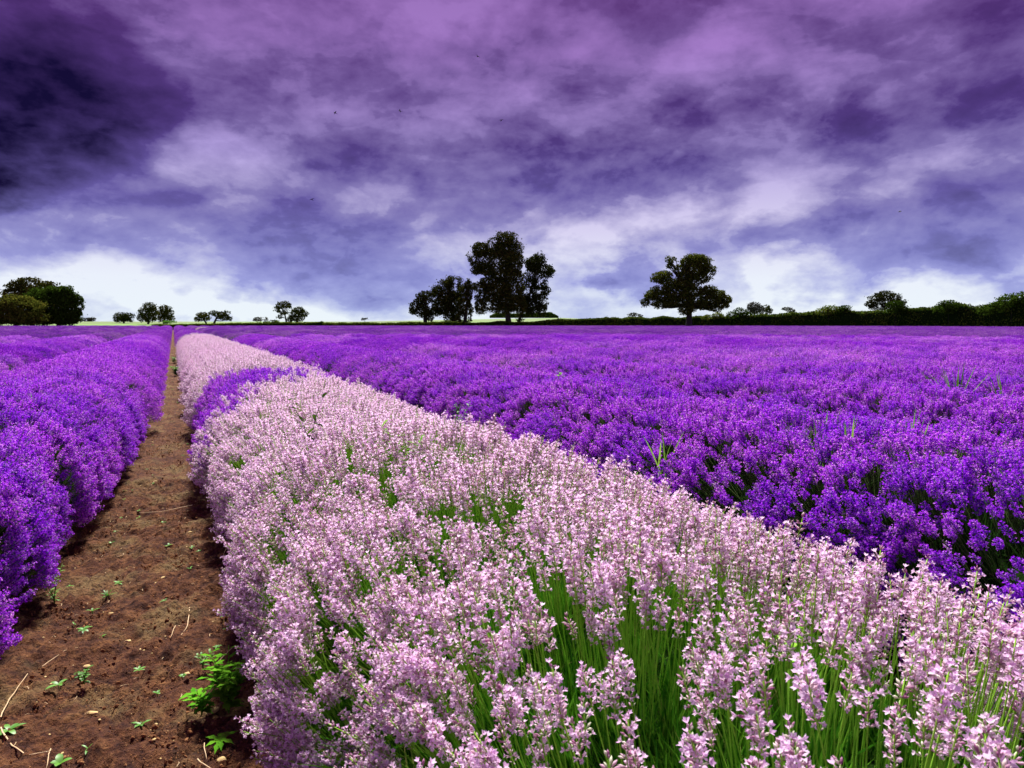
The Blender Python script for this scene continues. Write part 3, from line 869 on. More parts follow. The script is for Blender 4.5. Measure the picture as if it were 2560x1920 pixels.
def tree(name, label, cat, blobs, trunk, depth, mat, size=0.34, dens=2.6, seed=1, gaps=0.42, group=None, trunk_w=7.0, limbs=True, bark_m='bark'):
    """trunk = (x, y_base, x_top, y_top) in picture units"""
    m = depth / F_PX
    p0 = at_depth(trunk[0], trunk[1], depth); p0.z = 0 if depth < 150 else float(ground_z(depth, p0.x)) - 0.2 ; p1 = at_depth(trunk[2], trunk[3], depth)
    o = thing(name, label, cat, tuple(p0), group)
    r = random.Random(seed); g = Geo()
    w = trunk_w * m / 2
    n = 7; pts = []
    for i in range(n):
        f = i / (n - 1); q = p0.lerp(p1, f) + Vector((math.sin(f * 4 + seed) * w * 0.5, math.cos(f * 3) * w * .4, 0)) - p0
        pts.append(q)
    pts[0] = Vector((0, 0, -0.1))
    tube(g, pts, [w * 1.5, w * 1.05, w * 0.92, w * 0.85, w * 0.75, w * 0.6, w * 0.4], 8)
    if limbs:
        for (x, y, rx, ry) in blobs:
            e = at_depth(x, y, depth) - p0; e.y += r.uniform(-.5, .5) * rx * m * 0.7
            s_i = min(n - 2, max(2, int((n - 1) * min(0.95, 0.30 + 0.5 * max(0, e.z) / max(0.1, (p1 - p0).z))))); b = pts[s_i]
            ps = []
            for q in range(6):
                f = q / 5; v = b.lerp(e, f); v.z += -math.sin(f * math.pi) * (e - b).length * 0.10; v.x += r.uniform(-.04, .04) * (e - b).length; ps.append(v)
            tube(g, ps, [w * 0.45 * (1 - 0.85 * q / 5) for q in range(6)], 5)
            for _ in range(5):
                st = ps[r.randint(2, 4)]; a2 = r.uniform(0, 6.28); rr = r.uniform(.5, .95)
                en = e + Vector((math.cos(a2) * rx * m * rr, r.uniform(-.5, .5) * rx * m, math.sin(a2) * ry * m * rr))
                md2 = st.lerp(en, .5) + Vector((r.uniform(-.1, .1), 0, r.uniform(0, .12))) * (en - st).length
                tube(g, [st, md2, en], [w * 0.16, w * 0.10, w * 0.03], 4)
    link('trunk', g.mesh('trunk', (M[bark_m],), True), o)
    lg = leaf_cloud(blobs, depth, dens, size, seed, gaps)
    V, T, Mi = lg.arrays(); V = V - np.array(p0)
    link('crown', make_mesh('crown', V, T, Mi, (M[mat],)), o)
    return o

def A(*bl, ox, oy, sc):      # blobs measured on an enlarged crop -> picture units
    return [((ox + x / sc) * S, (oy + y / sc) * S, rx / sc * S * 1.12, ry / sc * S * 1.12) for x, y, rx, ry in bl]
c5 = dict(ox=1000, oy=560, sc=5.267)
def P5(x, y): return ((1000 + x / 5.267) * S, (560 + y / 5.267) * S)
TD = 138.0
G_MID = 'trees standing along the field edge'
b = A((1390, 220, 150, 110), (1450, 330, 150, 130), (1250, 300, 110, 110), (1060, 330, 110, 90), (980, 440, 85, 90), (1100, 480, 140, 110), (1350, 460, 220, 120), (1500, 520, 110, 130), (1020, 600, 80, 60), (1180, 610, 150, 70),
      (1380, 660, 190, 100), (1520, 680, 100, 90), (1180, 760, 130, 60), (1060, 840, 130, 80), (1280, 860, 200, 90), (1470, 860, 170, 110), (1080, 960, 90, 60), (1060, 1090, 80, 100), (1220, 990, 120, 70), (1420, 1020, 200, 90), (1340, 1120, 160, 60), (1560, 1080, 110, 110), ox=1000, oy=560, sc=5.267)
tree('oak_tree', 'tallest dark tree with full crown and visible trunk at field edge', 'tree', b, (*P5(1440, 1345), *P5(1380, 480)), TD, 'tree_leaf', 0.30, 3.2, 3, 0.34, G_MID, 11)
b = A((1620, 920, 90, 90), (1610, 1040, 110, 100), (1640, 1160, 130, 60), (1580, 1220, 60, 60), (1830, 420, 70, 60), (1790, 500, 130, 80), (1730, 540, 80, 100), (1900, 600, 120, 70), (1990, 640, 60, 55), (1780, 680, 140, 80), (1700, 800, 90, 70), (1830, 800, 110, 70), (1920, 880, 60, 60), (1720, 950, 110, 80), (1850, 1010, 100, 90),
      (1730, 1110, 130, 80), (1860, 1130, 80, 80), ox=1000, oy=560, sc=5.267)
tree('oak_tree', 'narrow dark tree leaning right beside the tallest tree', 'tree', b, (*P5(1530, 1345), *P5(1800, 640)), TD + 3, 'tree_leaf', 0.30, 3.0, 5, 0.36, G_MID, 6)
b = A((700, 750, 110, 60), (600, 800, 130, 70), (500, 870, 90, 80), (720, 860, 120, 90), (580, 960, 160, 90), (720, 1020, 120, 110), (560, 1080, 130, 110), (680, 1180, 120, 100), (480, 1150, 80, 60), ox=1000, oy=560, sc=5.267)
tree('oak_tree', 'rounded dark tree in the middle of the three left of tallest', 'tree', b, (*P5(700, 1345), *P5(660, 850)), TD + 2, 'tree_leaf', 0.30, 3.0, 7, 0.33, G_MID, 9)
b = A((350, 930, 100, 45), (270, 1010, 80, 70), (200, 1080, 60, 60), (170, 1140, 50, 50), (360, 1060, 110, 90), (300, 1150, 110, 70), (380, 1200, 70, 70), ox=1000, oy=560, sc=5.267)
tree('oak_tree', 'low spreading dark tree at left end of the tall group', 'tree', b, (*P5(345, 1345), *P5(340, 1080)), TD, 'tree_leaf', 0.30, 3.0, 9, 0.33, G_MID, 9)
b = A((890, 790, 50, 60), (860, 880, 80, 70), (900, 950, 50, 60), (840, 1040, 90, 80), (880, 1130, 80, 90), (840, 1240, 100, 90), ox=1000, oy=560, sc=5.267)
tree('ivy_tree', 'slender ivy clad dark tree just left of the tallest tree', 'tree', b, (*P5(860, 1345), *P5(880, 850)), TD - 1, 'tree_leaf', 0.34, 3.6, 11, 0.30, G_MID, 8)
# the lone oak
def P6(x, y): return ((1560 + x / 4.424) * S, (600 + y / 4.424) * S)
b = A((520, 220, 60, 38), (510, 285, 40, 30), (790, 210, 110, 55), (860, 260, 90, 80), (690, 250, 70, 50), (930, 340, 80, 60), (780, 330, 140, 70), (620, 330, 70, 60), (700, 410, 110, 50), (870, 420, 90, 60), (430, 390, 100, 45), (380, 440, 80, 35),
      (520, 470, 120, 50), (660, 500, 150, 50), (420, 550, 110, 45), (300, 610, 80, 50), (235, 690, 50, 40), (430, 630, 130, 55), (580, 600, 140, 60), (760, 580, 160, 60), (420, 710, 100, 45), (560, 700, 90, 40), (700, 680, 100, 60),
      (930, 560, 90, 50), (1020, 600, 100, 50), (1110, 660, 80, 50), (960, 670, 140, 55), (860, 720, 100, 45), (1080, 720, 80, 40), (1000, 760, 90, 30), (700, 770, 90, 60), ox=1560, oy=600, sc=4.424)
tree('oak_tree', 'lone broad oak with flat tiers of olive foliage before the hedge', 'tree', b, (*P6(712, 950), *P6(700, 420)), 118.0, 'tree_olive', 0.25, 3.6, 13, 0.24, G_MID, 13)
# far left broad trees
c3 = dict(ox=0, oy=680, sc=5.267)
def P3(x, y): return ((0 + x / 5.267) * S, (680 + y / 5.267) * S)
b = A((380, 110, 130, 36), (250, 150, 90, 40), (200, 190, 110, 50), (110, 270, 90, 50), (330, 210, 130, 50), (620, 160, 130, 40), (560, 210, 160, 60), (400, 290, 200, 70), **c3)
tree('oak_tree', 'sparse topped tree rising behind the wide bush at far left', 'tree', b, (*P3(420, 690), *P3(400, 250)), 131.0, 'tree_leaf', 0.34, 2.8, 15, 0.36, 'trees at far left', 9)
b = A((140, 350, 120, 50), (300, 370, 110, 50), (180, 420, 220, 90), (330, 470, 230, 110), (120, 560, 200, 110), (330, 610, 260, 90), (40, 450, 120, 90), (-60, 560, 120, 130), (60, 620, 220, 60), (300, 630, 260, 50), **c3)
tree('broad_tree', 'low olive bushy tree filling the far left edge', 'tree', b, (*P3(200, 690), *P3(220, 500)), 121.0, 'tree_olive', 0.28, 3.4, 17, 0.31, 'trees at far left', 9)
b = A((640, 250, 190, 60), (780, 270, 130, 60), (860, 250, 90, 70), (600, 330, 220, 80), (850, 360, 150, 100), (950, 330, 80, 70), (700, 450, 260, 120), (930, 470, 120, 120), (1040, 380, 55, 60), (1050, 460, 50, 50), (560, 580, 220, 110), (820, 590, 220, 100), (980, 590, 70, 70), (1040, 540, 40, 40), (620, 640, 260, 45), (860, 640, 160, 45), (480, 420, 160, 120), **c3)
tree('broad_tree', 'wide dome shaped tree with green top at left horizon', 'tree', b, (*P3(760, 690), *P3(740, 400)), 126.0, 'tree_green', 0.28, 3.4, 19, 0.31, 'trees at far left', 9)
# small trees along the horizon: label, blobs(picture units), trunk, depth, mat, gaps
def small(label, blobs, trunk, depth, mat='tree_leaf', gaps=0.40, size=0.45, cat='tree', name='oak_tree', seed=21, tw=4.0, dens=2.4):
    gaps = gaps - 0.10 if gaps < 0.5 else gaps
    return tree(name, label, cat, blobs, trunk, depth, mat, size * 0.85, dens, seed, gaps, 'small trees on the horizon', tw, limbs=(cat == 'tree'))
small('pale small tree just right of the big left tree', [(188, 692, 12, 6), (199, 690, 9, 5)], (192, 699, 192, 690), 260, 'tree_far', 0.42, 0.6, seed=22, tw=2)
small('small domed dark tree alone on left horizon', [(262, 683, 16, 8), (277, 684, 14, 8), (254, 690, 10, 6), (283, 690, 8, 6), (268, 689, 16, 7)], (268, 699, 268, 684), 210, seed=23)
small('taller of the two joined dark trees behind the path end', [(322, 662, 15, 9), (313, 674, 14, 10), (330, 674, 14, 12), (306, 686, 10, 9), (322, 687, 16, 9)], (320, 699, 322, 668), 200, seed=24)
small('shorter of the two joined dark trees behind the path end', [(356, 667, 14, 8), (350, 678, 14, 10), (364, 678, 12, 10), (357, 689, 20, 8)], (354, 699, 356, 672), 205, gaps=0.3, seed=25)
small('domed left half of the low pair right of the path', [(436, 681, 13, 7), (428, 688, 9, 7), (444, 686, 12, 8)], (446, 697, 438, 684), 195, gaps=0.36, seed=26)
small('leaning right half of the low pair right of the path', [(462, 677, 12, 6), (474, 680, 14, 7), (490, 676, 8, 6), (484, 686, 14, 6), (496, 688, 6, 5)], (458, 701, 474, 680), 190, gaps=0.38, seed=27, tw=5)
small('faint pale bush between the low pair and airy tree', [(560, 690, 14, 5), (572, 689, 7, 4)], (562, 697, 562, 690), 320, 'tree_far', 0.40, 0.7, 'bush', 'bush', 28, 2)
small('airy thin crowned tree on a leaning ivy trunk', [(605, 660, 10, 8), (618, 658, 11, 8), (598, 668, 8, 8), (612, 672, 12, 9), (624, 668, 8, 8), (604, 684, 8, 5)], (622, 702, 612, 668), 185, 'tree_leaf', 0.54, 0.42, seed=29, tw=4)
small('dense round tree right of the airy thin crowned tree', [(646, 670, 12, 7), (636, 676, 10, 9), (655, 678, 12, 9), (640, 688, 16, 8), (626, 690, 6, 10)], (640, 699, 645, 674), 188, 'tree_leaf', 0.34, seed=30)
small('pale leafless bush at the meadow edge left of the dark group', [(788, 690, 8, 4)], (787, 699, 788, 688), 150, 'tree_far', 0.60, 0.3, 'bush', 'bush', 31, 1)
small('rounded grey green tree behind hedge right of the lone oak', [(1628, 662, 16, 9), (1640, 670, 18, 9), (1622, 672, 12, 8)], (1632, 690, 1630, 666), 190, 'tree_far', 0.30, seed=32)
small('small brown tree touching the rounded grey green one', [(1656, 665, 9, 7), (1662, 672, 8, 6)], (1656, 690, 1656, 668), 185, 'tree_leaf', 0.40, seed=33)
small('tiny pale tree peeping over hedge between the two bush groups', [(1700, 667, 12, 4), (1710, 672, 8, 5)], (1700, 690, 1701, 668), 230, 'tree_far', 0.42, seed=34, tw=2)
small('faint bush over hedge left of the lone oak', [(1368, 680, 12, 5), (1380, 683, 8, 4)], (1372, 692, 1372, 682), 230, 'tree_far', 0.38, 0.5, 'bush', 'bush', 35, 2)
small('umbrella shaped dark tree standing behind the right hedge', [(1912, 636, 22, 8), (1896, 644, 20, 8), (1932, 644, 18, 9), (1880, 656, 12, 7), (1906, 652, 24, 9), (1944, 654, 14, 8), (1920, 662, 22, 8), (1888, 664, 14, 6)], (1910, 690, 1910, 646), 120, 'tree_leaf', 0.40, 0.30, seed=36, tw=5)

# ------------------------------------------------------------------ hedges
def hedge(name, label, pts, seed, mat='hedge', size=0.26, dens=26, depth_w=2.2, z0=0.0):
    """pts = list of (picture x, depth, height)"""
    r = np.random.default_rng(seed)
    k = []
    for x, dpt, h in pts:
        q = at_depth(x, 700, dpt); k.append((q.x, dpt, h))
    k = np.array(k); seg = np.concatenate([[0], np.cumsum(np.hypot(np.diff(k[:, 0]), np.diff(k[:, 1])))])
    dens = dens * 1.7
    o = thing(name, label, 'hedge', (float(k[0, 0]), float(k[0, 1]), z0))
    o0 = np.array([k[0, 0], k[0, 1], 0])
    def top(s): return np.interp(s, seg, k[:, 2]) * (0.90 + 0.16 * vnoise(s * 0.35, s * 0 + seed, 2) + 0.10 * vnoise(s * 1.3, s * 0 + seed, 5))
    n = int(seg[-1] * (np.mean(k[:, 2]) + depth_w) * dens)
    s = r.uniform(0, seg[-1], n); hh = top(s)
    face = r.uniform(0, 1, n) < hh / (hh + depth_w)
    z = np.where(face, r.uniform(0.0, 1, n) ** 0.9 * hh, hh * (1.01 - np.abs(r.normal(0, .07, n))))
    off = np.where(face, -depth_w / 2 + np.abs(r.normal(0, .18, n)) + 0.35 * vnoise(s * 0.9, z * 0.9, 1), r.uniform(-depth_w / 2, depth_w / 2, n))
    X = np.interp(s, seg, k[:, 0]); Y = np.interp(s, seg, k[:, 1]) + off
    P = np.stack([X, Y, z], 1) - o0
    D = r.normal(0, 1, (n, 3)) + np.array([0, -0.5, 0.6]); g = Geo()
    tpl = (np.array([[-.5, -.15, 0], [.1, -.42, .05], [.55, .05, -.05], [.05, .4, .06]]), np.array([[0, 1, 2], [0, 2, 3]]), np.zeros(2, int))
    g.stamp(tpl, P, frames_z(D, r.uniform(0, 6.28, n)), r.uniform(.6, 1.3, n) * size)
    # upright shoots on top
    m = int(seg[-1] * 2.0); s = r.uniform(0, seg[-1], m); hh = top(s)
    X = np.interp(s, seg, k[:, 0]); Y = np.interp(s, seg, k[:, 1]) + r.uniform(-.8, .8, m)
    hgt = np.abs(r.normal(0.0, .07, m)) * np.mean(k[:, 2]); P = np.stack([X, Y, hh - 0.1], 1) - o0
    for i in range(m):
        b_ = P[i]; w = 0.05
        g.add([b_ + [-w, 0, 0], b_ + [w, 0, 0], b_ + [r.uniform(-.15, .15), 0, hgt[i] + .12]], [(0, 1, 2)], 0)
    link('leaves', g.mesh('leaves', (M[mat],)), o)['kind'] = 'stuff'
    # dark hull inside the leaves, the hedge's inner shade put into its colour
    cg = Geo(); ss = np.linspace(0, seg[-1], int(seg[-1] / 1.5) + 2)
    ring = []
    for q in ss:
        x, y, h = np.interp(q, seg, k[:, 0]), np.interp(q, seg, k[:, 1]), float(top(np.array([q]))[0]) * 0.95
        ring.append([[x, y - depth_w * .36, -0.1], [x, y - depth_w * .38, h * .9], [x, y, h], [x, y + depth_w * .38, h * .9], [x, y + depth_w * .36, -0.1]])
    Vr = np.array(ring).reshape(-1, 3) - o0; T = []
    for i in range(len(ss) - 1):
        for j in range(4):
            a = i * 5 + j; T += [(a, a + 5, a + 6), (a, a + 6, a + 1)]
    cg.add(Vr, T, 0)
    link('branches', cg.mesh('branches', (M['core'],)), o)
    return o
hedge('hedge', 'long olive hedge growing taller towards the right', [(1180, 134, 1.9), (1330, 133, 2.3), (1500, 131, 2.3), (1640, 126, 2.7), (1750, 121, 3.1), (1850, 116, 3.2), (1950, 110, 3.4), (2050, 104, 3.7), (2150, 98, 4.1), (2212, 94, 4.4), (2420, 84, 4.8)], 3)
hedge('hedge', 'low dark hedge at the foot of the tall tree group', [(700, 133.5, 1.25), (880, 134, 1.35), (1050, 134, 1.35), (1205, 134, 1.75)], 5, size=0.24)
hedge('hedge', 'thin dark field margin hedge along the left meadow', [(330, 134, 0.95), (520, 134, 1.15), (698, 134, 1.45)], 7, size=0.22, depth_w=1.2)
hedge('hedge', 'distant dark hedge across bright meadow behind the tallest tree', [(1058, 262, 0.6), (1070, 262, 1.6), (1120, 262, 1.5), (1190, 262, 1.9), (1206, 262, 0.5)], 9, size=0.4, dens=14, z0=3.3)
def bush(label, blobs, trunk, depth, mat='tree_green', seed=41, gaps=0.3):
    return tree('bush', label, 'bush', blobs, trunk, depth, mat, 0.25, 2.6, seed, gaps + 0.05, 'bushes growing out of the hedge', 0.8, limbs=False)
bush('bright bush touching the umbrella shaped tree', [(1936, 660, 20, 12), (1926, 668, 18, 10), (1950, 668, 16, 9)], (1934, 700, 1934, 664), 109, seed=42)
bush('dark green bush on the hedge right of umbrella tree', [(2048, 658, 22, 10), (2040, 668, 24, 10), (2066, 667, 16, 10)], (2050, 700, 2048, 660), 103, seed=43)
bush('big dark green bush rising at the right picture edge', [(2180, 650, 26, 14), (2160, 662, 24, 12), (2204, 648, 22, 18), (2130, 672, 18, 10), (2220, 668, 30, 16)], (2185, 700, 2185, 655), 95, seed=44)
bush('light green bush over hedge right of tiny pale tree', [(1796, 668, 22, 8), (1780, 674, 20, 8)], (1790, 700, 1790, 672), 118, 'hedge', 45, 0.25)
bush('spiky green bush left of the umbrella shaped tree', [(1826, 666, 14, 7), (1818, 672, 14, 8)], (1824, 700, 1824, 668), 117, seed=46)
bush('green bush in front of the rounded grey green tree', [(1598, 674, 18, 9), (1584, 680, 16, 9), (1612, 682, 18, 8)], (1598, 700, 1598, 678), 127, 'tree_green', 47)
bush('brownish low bush in hedge under the lone oak right side', [(1550, 682, 14, 7), (1530, 686, 16, 7)], (1545, 700, 1545, 684), 129, 'hedge', 48)
bush('small bright bush in the left meadow margin', [(370, 695, 10, 3), (360, 696, 8, 3)], (366, 700, 366, 696), 132, 'weed', 49)
bush('olive bush at the meadow margin below the faint pale bush', [(590, 695, 14, 4), (578, 697, 10, 3)], (588, 701, 588, 696), 132, 'hedge', 50)

# ------------------------------------------------------------------ weeds, grass, stones, straw
def leaf_blade(g, base, d, length, width, droop=0.3, m=0, lobed=False, seg=5, fold=0.15):
    base = np.array(base, float); d = np.array(d, float); d /= np.linalg.norm(d)
    s = np.cross(d, [0, 0, 1.0]); s /= np.linalg.norm(s) + 1e-6; up = np.cross(s, d)
    V, T = [], []
    for i in range(seg + 1):
        f = i / seg; w = width * (math.sin(math.pi * min(1, f * 0.86 + 0.10)) ** 0.8) * 0.5
        if lobed: w *= 1.0 if i % 2 else 0.55
        if i == seg: w = 0.0002
        c = base + d * length * f - np.array([0, 0, 1.0]) * droop * length * f * f
        V += [c - s * w + up * w * fold, c, c + s * w + up * w * fold]
        if i:
            a = (i - 1) * 3
            T += [(a, a + 3, a + 4), (a, a + 4, a + 1), (a + 1, a + 4, a + 5), (a + 1, a + 5, a + 2)]
    g.add(V, T, m)

def weed(seed, n, L, w, up=0.5, lobed=False, stems=0, stem_h=0.1):
    """a rosette, or leafy stems when stems > 0"""
    r = random.Random(seed); g = Geo(); st = Geo()
    if stems == 0:
        a0 = r.uniform(0, 6.28)
        for i in range(n):
            a = a0 + 2 * math.pi * i / n + r.uniform(-.3, .3)
            leaf_blade(g, (0, 0, 0.004), (math.cos(a), math.sin(a), r.uniform(up * .5, up * 1.4)), L * r.uniform(.7, 1.15), w * r.uniform(.8, 1.1), 0.35, 0, lobed)
        tube(st, [(0, 0, -0.01), (0, 0, 0.006)], [0.0015, 0.001], 4)
    for q in range(stems):
        a = 2 * math.pi * q / stems + r.uniform(-.5, .5); lean = r.uniform(.15, .6); h = stem_h * r.uniform(.6, 1.1)
        pts = [np.array([math.cos(a) * lean * h * f * f, math.sin(a) * lean * h * f * f, h * f]) for f in (0, .3, .6, 1)]
        tube(st, pts, [0.0022, .0018, .0014, .0008], 4)
        for i in range(n):
            f = 0.15 + 0.85 * i / n; p = np.array([math.cos(a) * lean * h * f * f, math.sin(a) * lean * h * f * f, h * f]); b_ = i * 2.4 + r.uniform(-.4, .4)
            leaf_blade(g, p, (math.cos(b_), math.sin(b_), r.uniform(.2, .9)), L * r.uniform(.6, 1.1), w * r.uniform(.8, 1.1), 0.3, 0, lobed)
    return g, st

def put_weed(name, label, cat, x, y, seed, n, L, w, z=0.012, group=None, mat='weed', **kw):
    p = at_height(x, y, z)
    o = thing(name, label, cat, tuple(p), group)
    g, st = weed(seed, n, L, w, **kw)
    link('leaves', g.mesh('leaves', (M[mat],), True), o); link('stem', st.mesh('stem', (M[mat],)), o)
    return o

put_weed('weed', 'large bright green leafy weed against the pale row at path edge', 'weed', 494, 1540, 1, 14, 0.050, 0.019, stems=17, stem_h=0.20, lobed=True, mat='weed_bright')
put_weed('weed', 'green weed sprig left of the large bright weed', 'weed', 436, 1545, 2, 8, 0.055, 0.022, stems=5, stem_h=0.09, lobed=True, mat='weed_bright')
put_weed('weed', 'green sprig lying below the large bright weed', 'weed', 476, 1602, 3, 8, 0.06, 0.020, up=0.3, lobed=True, mat='weed_bright')
put_weed('weed', 'tall thin weed leaning out of the left purple row', 'weed', 118, 1305, 4, 14, 0.028, 0.008, stems=4, stem_h=0.17)
put_weed('weed', 'grassy green tuft at the left path edge', 'weed', 232, 1290, 5, 12, 0.045, 0.006, up=1.2)
put_weed('weed', 'green weed patch sprawling over the path near its far end', 'weed', 380, 812, 15, 12, 0.12, 0.035, stems=9, stem_h=0.22)
put_weed('weed', 'smaller green weed patch just beyond the sprawling one', 'weed', 376, 785, 16, 10, 0.12, 0.035, stems=7, stem_h=0.22)
put_weed('weed', 'green weed against the purple plants at the path side', 'weed', 404, 850, 17, 10, 0.07, 0.022, stems=6, stem_h=0.13)
put_weed('weed', 'low leafy weed by the left row foot', 'weed', 180, 1362, 14, 7, 0.035, 0.012, up=0.4)
SG = 'seedlings sprouting in the soil path'
seedl = [
 (255, 1262, 'small five leaved seedling left of the big ochre stone'), (215, 1382, 'seedling below the left row between two ochre stones'), (126, 1482, 'forked green seedling in lower left soil'),
 (182, 1478, 'upright seedling just right of the forked one'), (305, 1568, 'seedling alone in the middle of the lower path'), (20, 1580, 'broad leaved seedling at the lower left edge'),
 (130, 1652, 'seedling cut by the bottom edge of the picture'), (415, 1185, 'seedling near a pale twig under the pale row'), (438, 1442, 'seedling beside the forked twig under the pale row'),
 (495, 1362, 'yellow green seedling under the jutting pale spikes'), (455, 1485 - 60, 'thin pale seedling right of the curved twig')]
for q, (x, y, lab) in enumerate(seedl):
    put_weed('seedling', lab, 'seedling', x, y, 60 + q, [5, 3, 4, 9, 5, 6, 4, 4, 7, 3, 3][q], [.028, .036, .045, .022, .034, .046, .040, .026, .024, .038, .030][q], [.012, .010, .016, .010, .014, .015, .018, .011, .008, .012, .009][q], group=SG, up=[.7, 1.2, .5, 1, .6, .4, .9, .8, .7, 1.3, 1][q], lobed=q % 3 == 1, stems=3 if q in (3, 8) else 0, stem_h=0.06)
rr = random.Random(5)
tiny = [(288, 1010), (262, 1120), (240, 1175), (286, 1060), (405, 960), (412, 1000), (352, 1130), (410, 1230), (355, 1300), (160, 1350), (190, 1620), (340, 1500), (300, 1450), (420, 1500), (330, 962), (298, 990), (332, 1045), (300, 1120), (268, 1080), (395, 985), (372, 842), (390, 800), (384, 870), (300, 1105), (330, 1028), (425, 1010), (270, 1062), (430, 1192), (365, 1180), (350, 1075), (428, 1420),
        (200, 1322), (395, 1462), (380, 1260), (150, 1268), (480, 1335), (470, 1400), (250, 1150), (318, 1015), (376, 825), (388, 836), (400, 850), (380, 790), (372, 780), (384, 768), (392, 812)]
for q, (x, y) in enumerate(tiny):
    if y < 700: continue
    big = 2.0 if y < 900 else 1.0
    put_weed('seedling', ('tiny green seedling in the far reach of the soil path' if y < 1000 else 'tiny green seedling near the pale row side of the path' if x > 345 + (y - 1000) * .05 else 'tiny green seedling nearer the purple row in the soil path'), 'seedling', x, y, 90 + q, rr.randint(2, 6), 0.022 * big * rr.uniform(.6, 1.4), 0.009 * big * rr.uniform(.6, 1.3), group='tiny seedlings in the soil path', up=0.7)

# leafy weeds standing in the flower rows
def stalk_weed(label, x, y, z0, h, n, L, w, seed, mat='weed', stems=1):
    p = at_height(x, y, z0); o = thing('weed', label, 'weed', (p.x, p.y, 0.35 if z0 > 0.5 else 0.0))
    g, st = weed(seed, n, L, w, stems=stems, stem_h=h)
    dz = z0 - o.location.z - h
    for gg in (g, st):
        gg.V = [v + np.array([0, 0, dz]) for v in gg.V]
    tube(st, [(0, 0, -0.1), (0, 0, max(dz, 0.01))], [.003, .002], 4)
    link('leaves', g.mesh('leaves', (M[mat],), True), o); link('stem', st.mesh('stem', (M[mat],)), o)
stalk_weed('dark green leafy stalk rising out of the pale row', 668, 860, 0.92, 0.26, 12, 0.075, 0.018, 101, 'tree_green', 2)
stalk_weed('yellow green leafy stalk among pale flowers', 880, 905, 0.88, 0.22, 12, 0.07, 0.010, 102, 'grass', 2)
stalk_weed('bedstraw weed scrambling over purple flowers at pale row edge', 990, 865, 0.90, 0.18, 16, 0.035, 0.009, 103, 'weed', 3)
stalk_weed('single bright leaf cluster poking from the purple field', 1207, 803, 0.86, 0.05, 5, 0.06, 0.03, 104, 'grass', 1)
stalk_weed('small yellow flowered weed near the front of pale row', 1708, 1350, 0.72, 0.08, 8, 0.018, 0.010, 105, 'grass', 2)
def grass_tuft(label, x, y, z_top, h, n, spread, seed):
    """y = picture height of the tuft's foot at the canopy"""
    p = at_height(x, y, z_top); o = thing('grass_tuft', label, 'grass', (p.x, p.y, z_top - 0.30), 'grass tufts in the purple field'); g = Geo(); r = random.Random(seed)
    for i in range(n):
        a = r.uniform(0, 6.28); t_ = r.uniform(.1, 1) * spread
        leaf_blade(g, (r.uniform(-.02, .02), r.uniform(-.02, .02), 0), (math.cos(a) * t_, math.sin(a) * t_, 1), (h + .27) * r.uniform(.7, 1.1), 0.010, 0.14, 0, seg=6, fold=0.5)
    link('blades', g.mesh('blades', (M['grass'],), True), o)
for q, a in enumerate([('two long grass blades leaning left in the near purple field', 1788, 905, .78, .16, 5, .5), ('tall split grass tuft in the near purple field', 1832, 925, .78, .16, 6, .5),
          ('v shaped grass tuft right of the tall split one', 1968, 925, .78, .17, 7, .4), ('grass tuft curling left in the purple field', 1432, 905, .78, .03, 5, .6),
          ('fine spreading grass tuft in the right middle field', 2068, 815, .78, .24, 12, .7), ('grass tuft near the right picture edge above the gap', 2180, 835, .78, .20, 8, .5),
          ('grass blades cut by the right picture edge', 2205, 935, .78, .14, 6, .6), ('pale thin grass in the upper left row', 205, 750, .78, .18, 8, .6), ('small grass tuft in the far left field', 62, 850, .78, .12, 6, .5), ('faint grass tuft in the upper right field', 1925, 790, .78, .15, 5, .4)]):
    grass_tuft(*a[:-2], a[-2], a[-1], 200 + q)

def stone_mesh(seed, sx, sy, sz):
    import bmesh
    bm = bmesh.new(); bmesh.ops.create_icosphere(bm, subdivisions=2, radius=1); r = random.Random(seed)
    pl = [(Vector((r.gauss(0, 1), r.gauss(0, 1), r.gauss(0, 1))).normalized(), r.uniform(.55, .9)) for _ in range(7)]
    for v in bm.verts:
        for nrm, d in pl:
            e = v.co.dot(nrm) - d
            if e > 0: v.co -= nrm * e * 0.9
        v.co.x *= sx; v.co.y *= sy; v.co.z *= sz
    bmesh.ops.triangulate(bm, faces=bm.faces)
    me = bpy.data.meshes.new('stone'); bm.to_mesh(me); bm.free(); me.materials.append(M['stone'])
    return me
stones = [(328, 1262, .034, .013, 'long flat ochre stone, largest on the path', 20), (352, 1248, .013, .009, 'small ochre stone touching the largest one', 50), (172, 1402, .026, .016, 'pale ochre stone in lower left soil', 10),
          (277, 1385, .014, .010, 'ochre stone right of the forked seedlings', 0), (240, 1325, .012, .009, 'yellow stone near the middle of the path', 0), (188, 1440, .014, .010, 'round ochre stone above the curved root', 0),
          (200, 1540, .017, .011, 'yellow stone in the bottom soil', 10), (460, 1535, .022, .013, 'orange brown stone under the large weed', 40), (480, 1640, .015, .010, 'pale stone at the bottom by the pale row', 0), (405, 1455, .013, .009, 'pinkish grey stone left of the large weed', 0),
          (335, 1040, .018, .010, 'pale stone on the far part of the path', 20), (330, 955, .016, .010, 'pale stone farthest up the path', 0), (410, 1150, .015, .010, 'tan stone close to the pale row halfway', 60)]
for x, y, sx, sy, lab, rot in stones:
    p = at_height(x, y, 0.014); o = link('stone', stone_mesh(int(x * y), sx, sy, min(sx, sy) * .65)); o.location = p; o.rotation_euler = (0.1, 0, R(rot)); tag(o, lab, 'stone', 'stones on the soil path')
pebs = [stone_mesh(500 + q, 1, .8, .6) for q in range(5)]
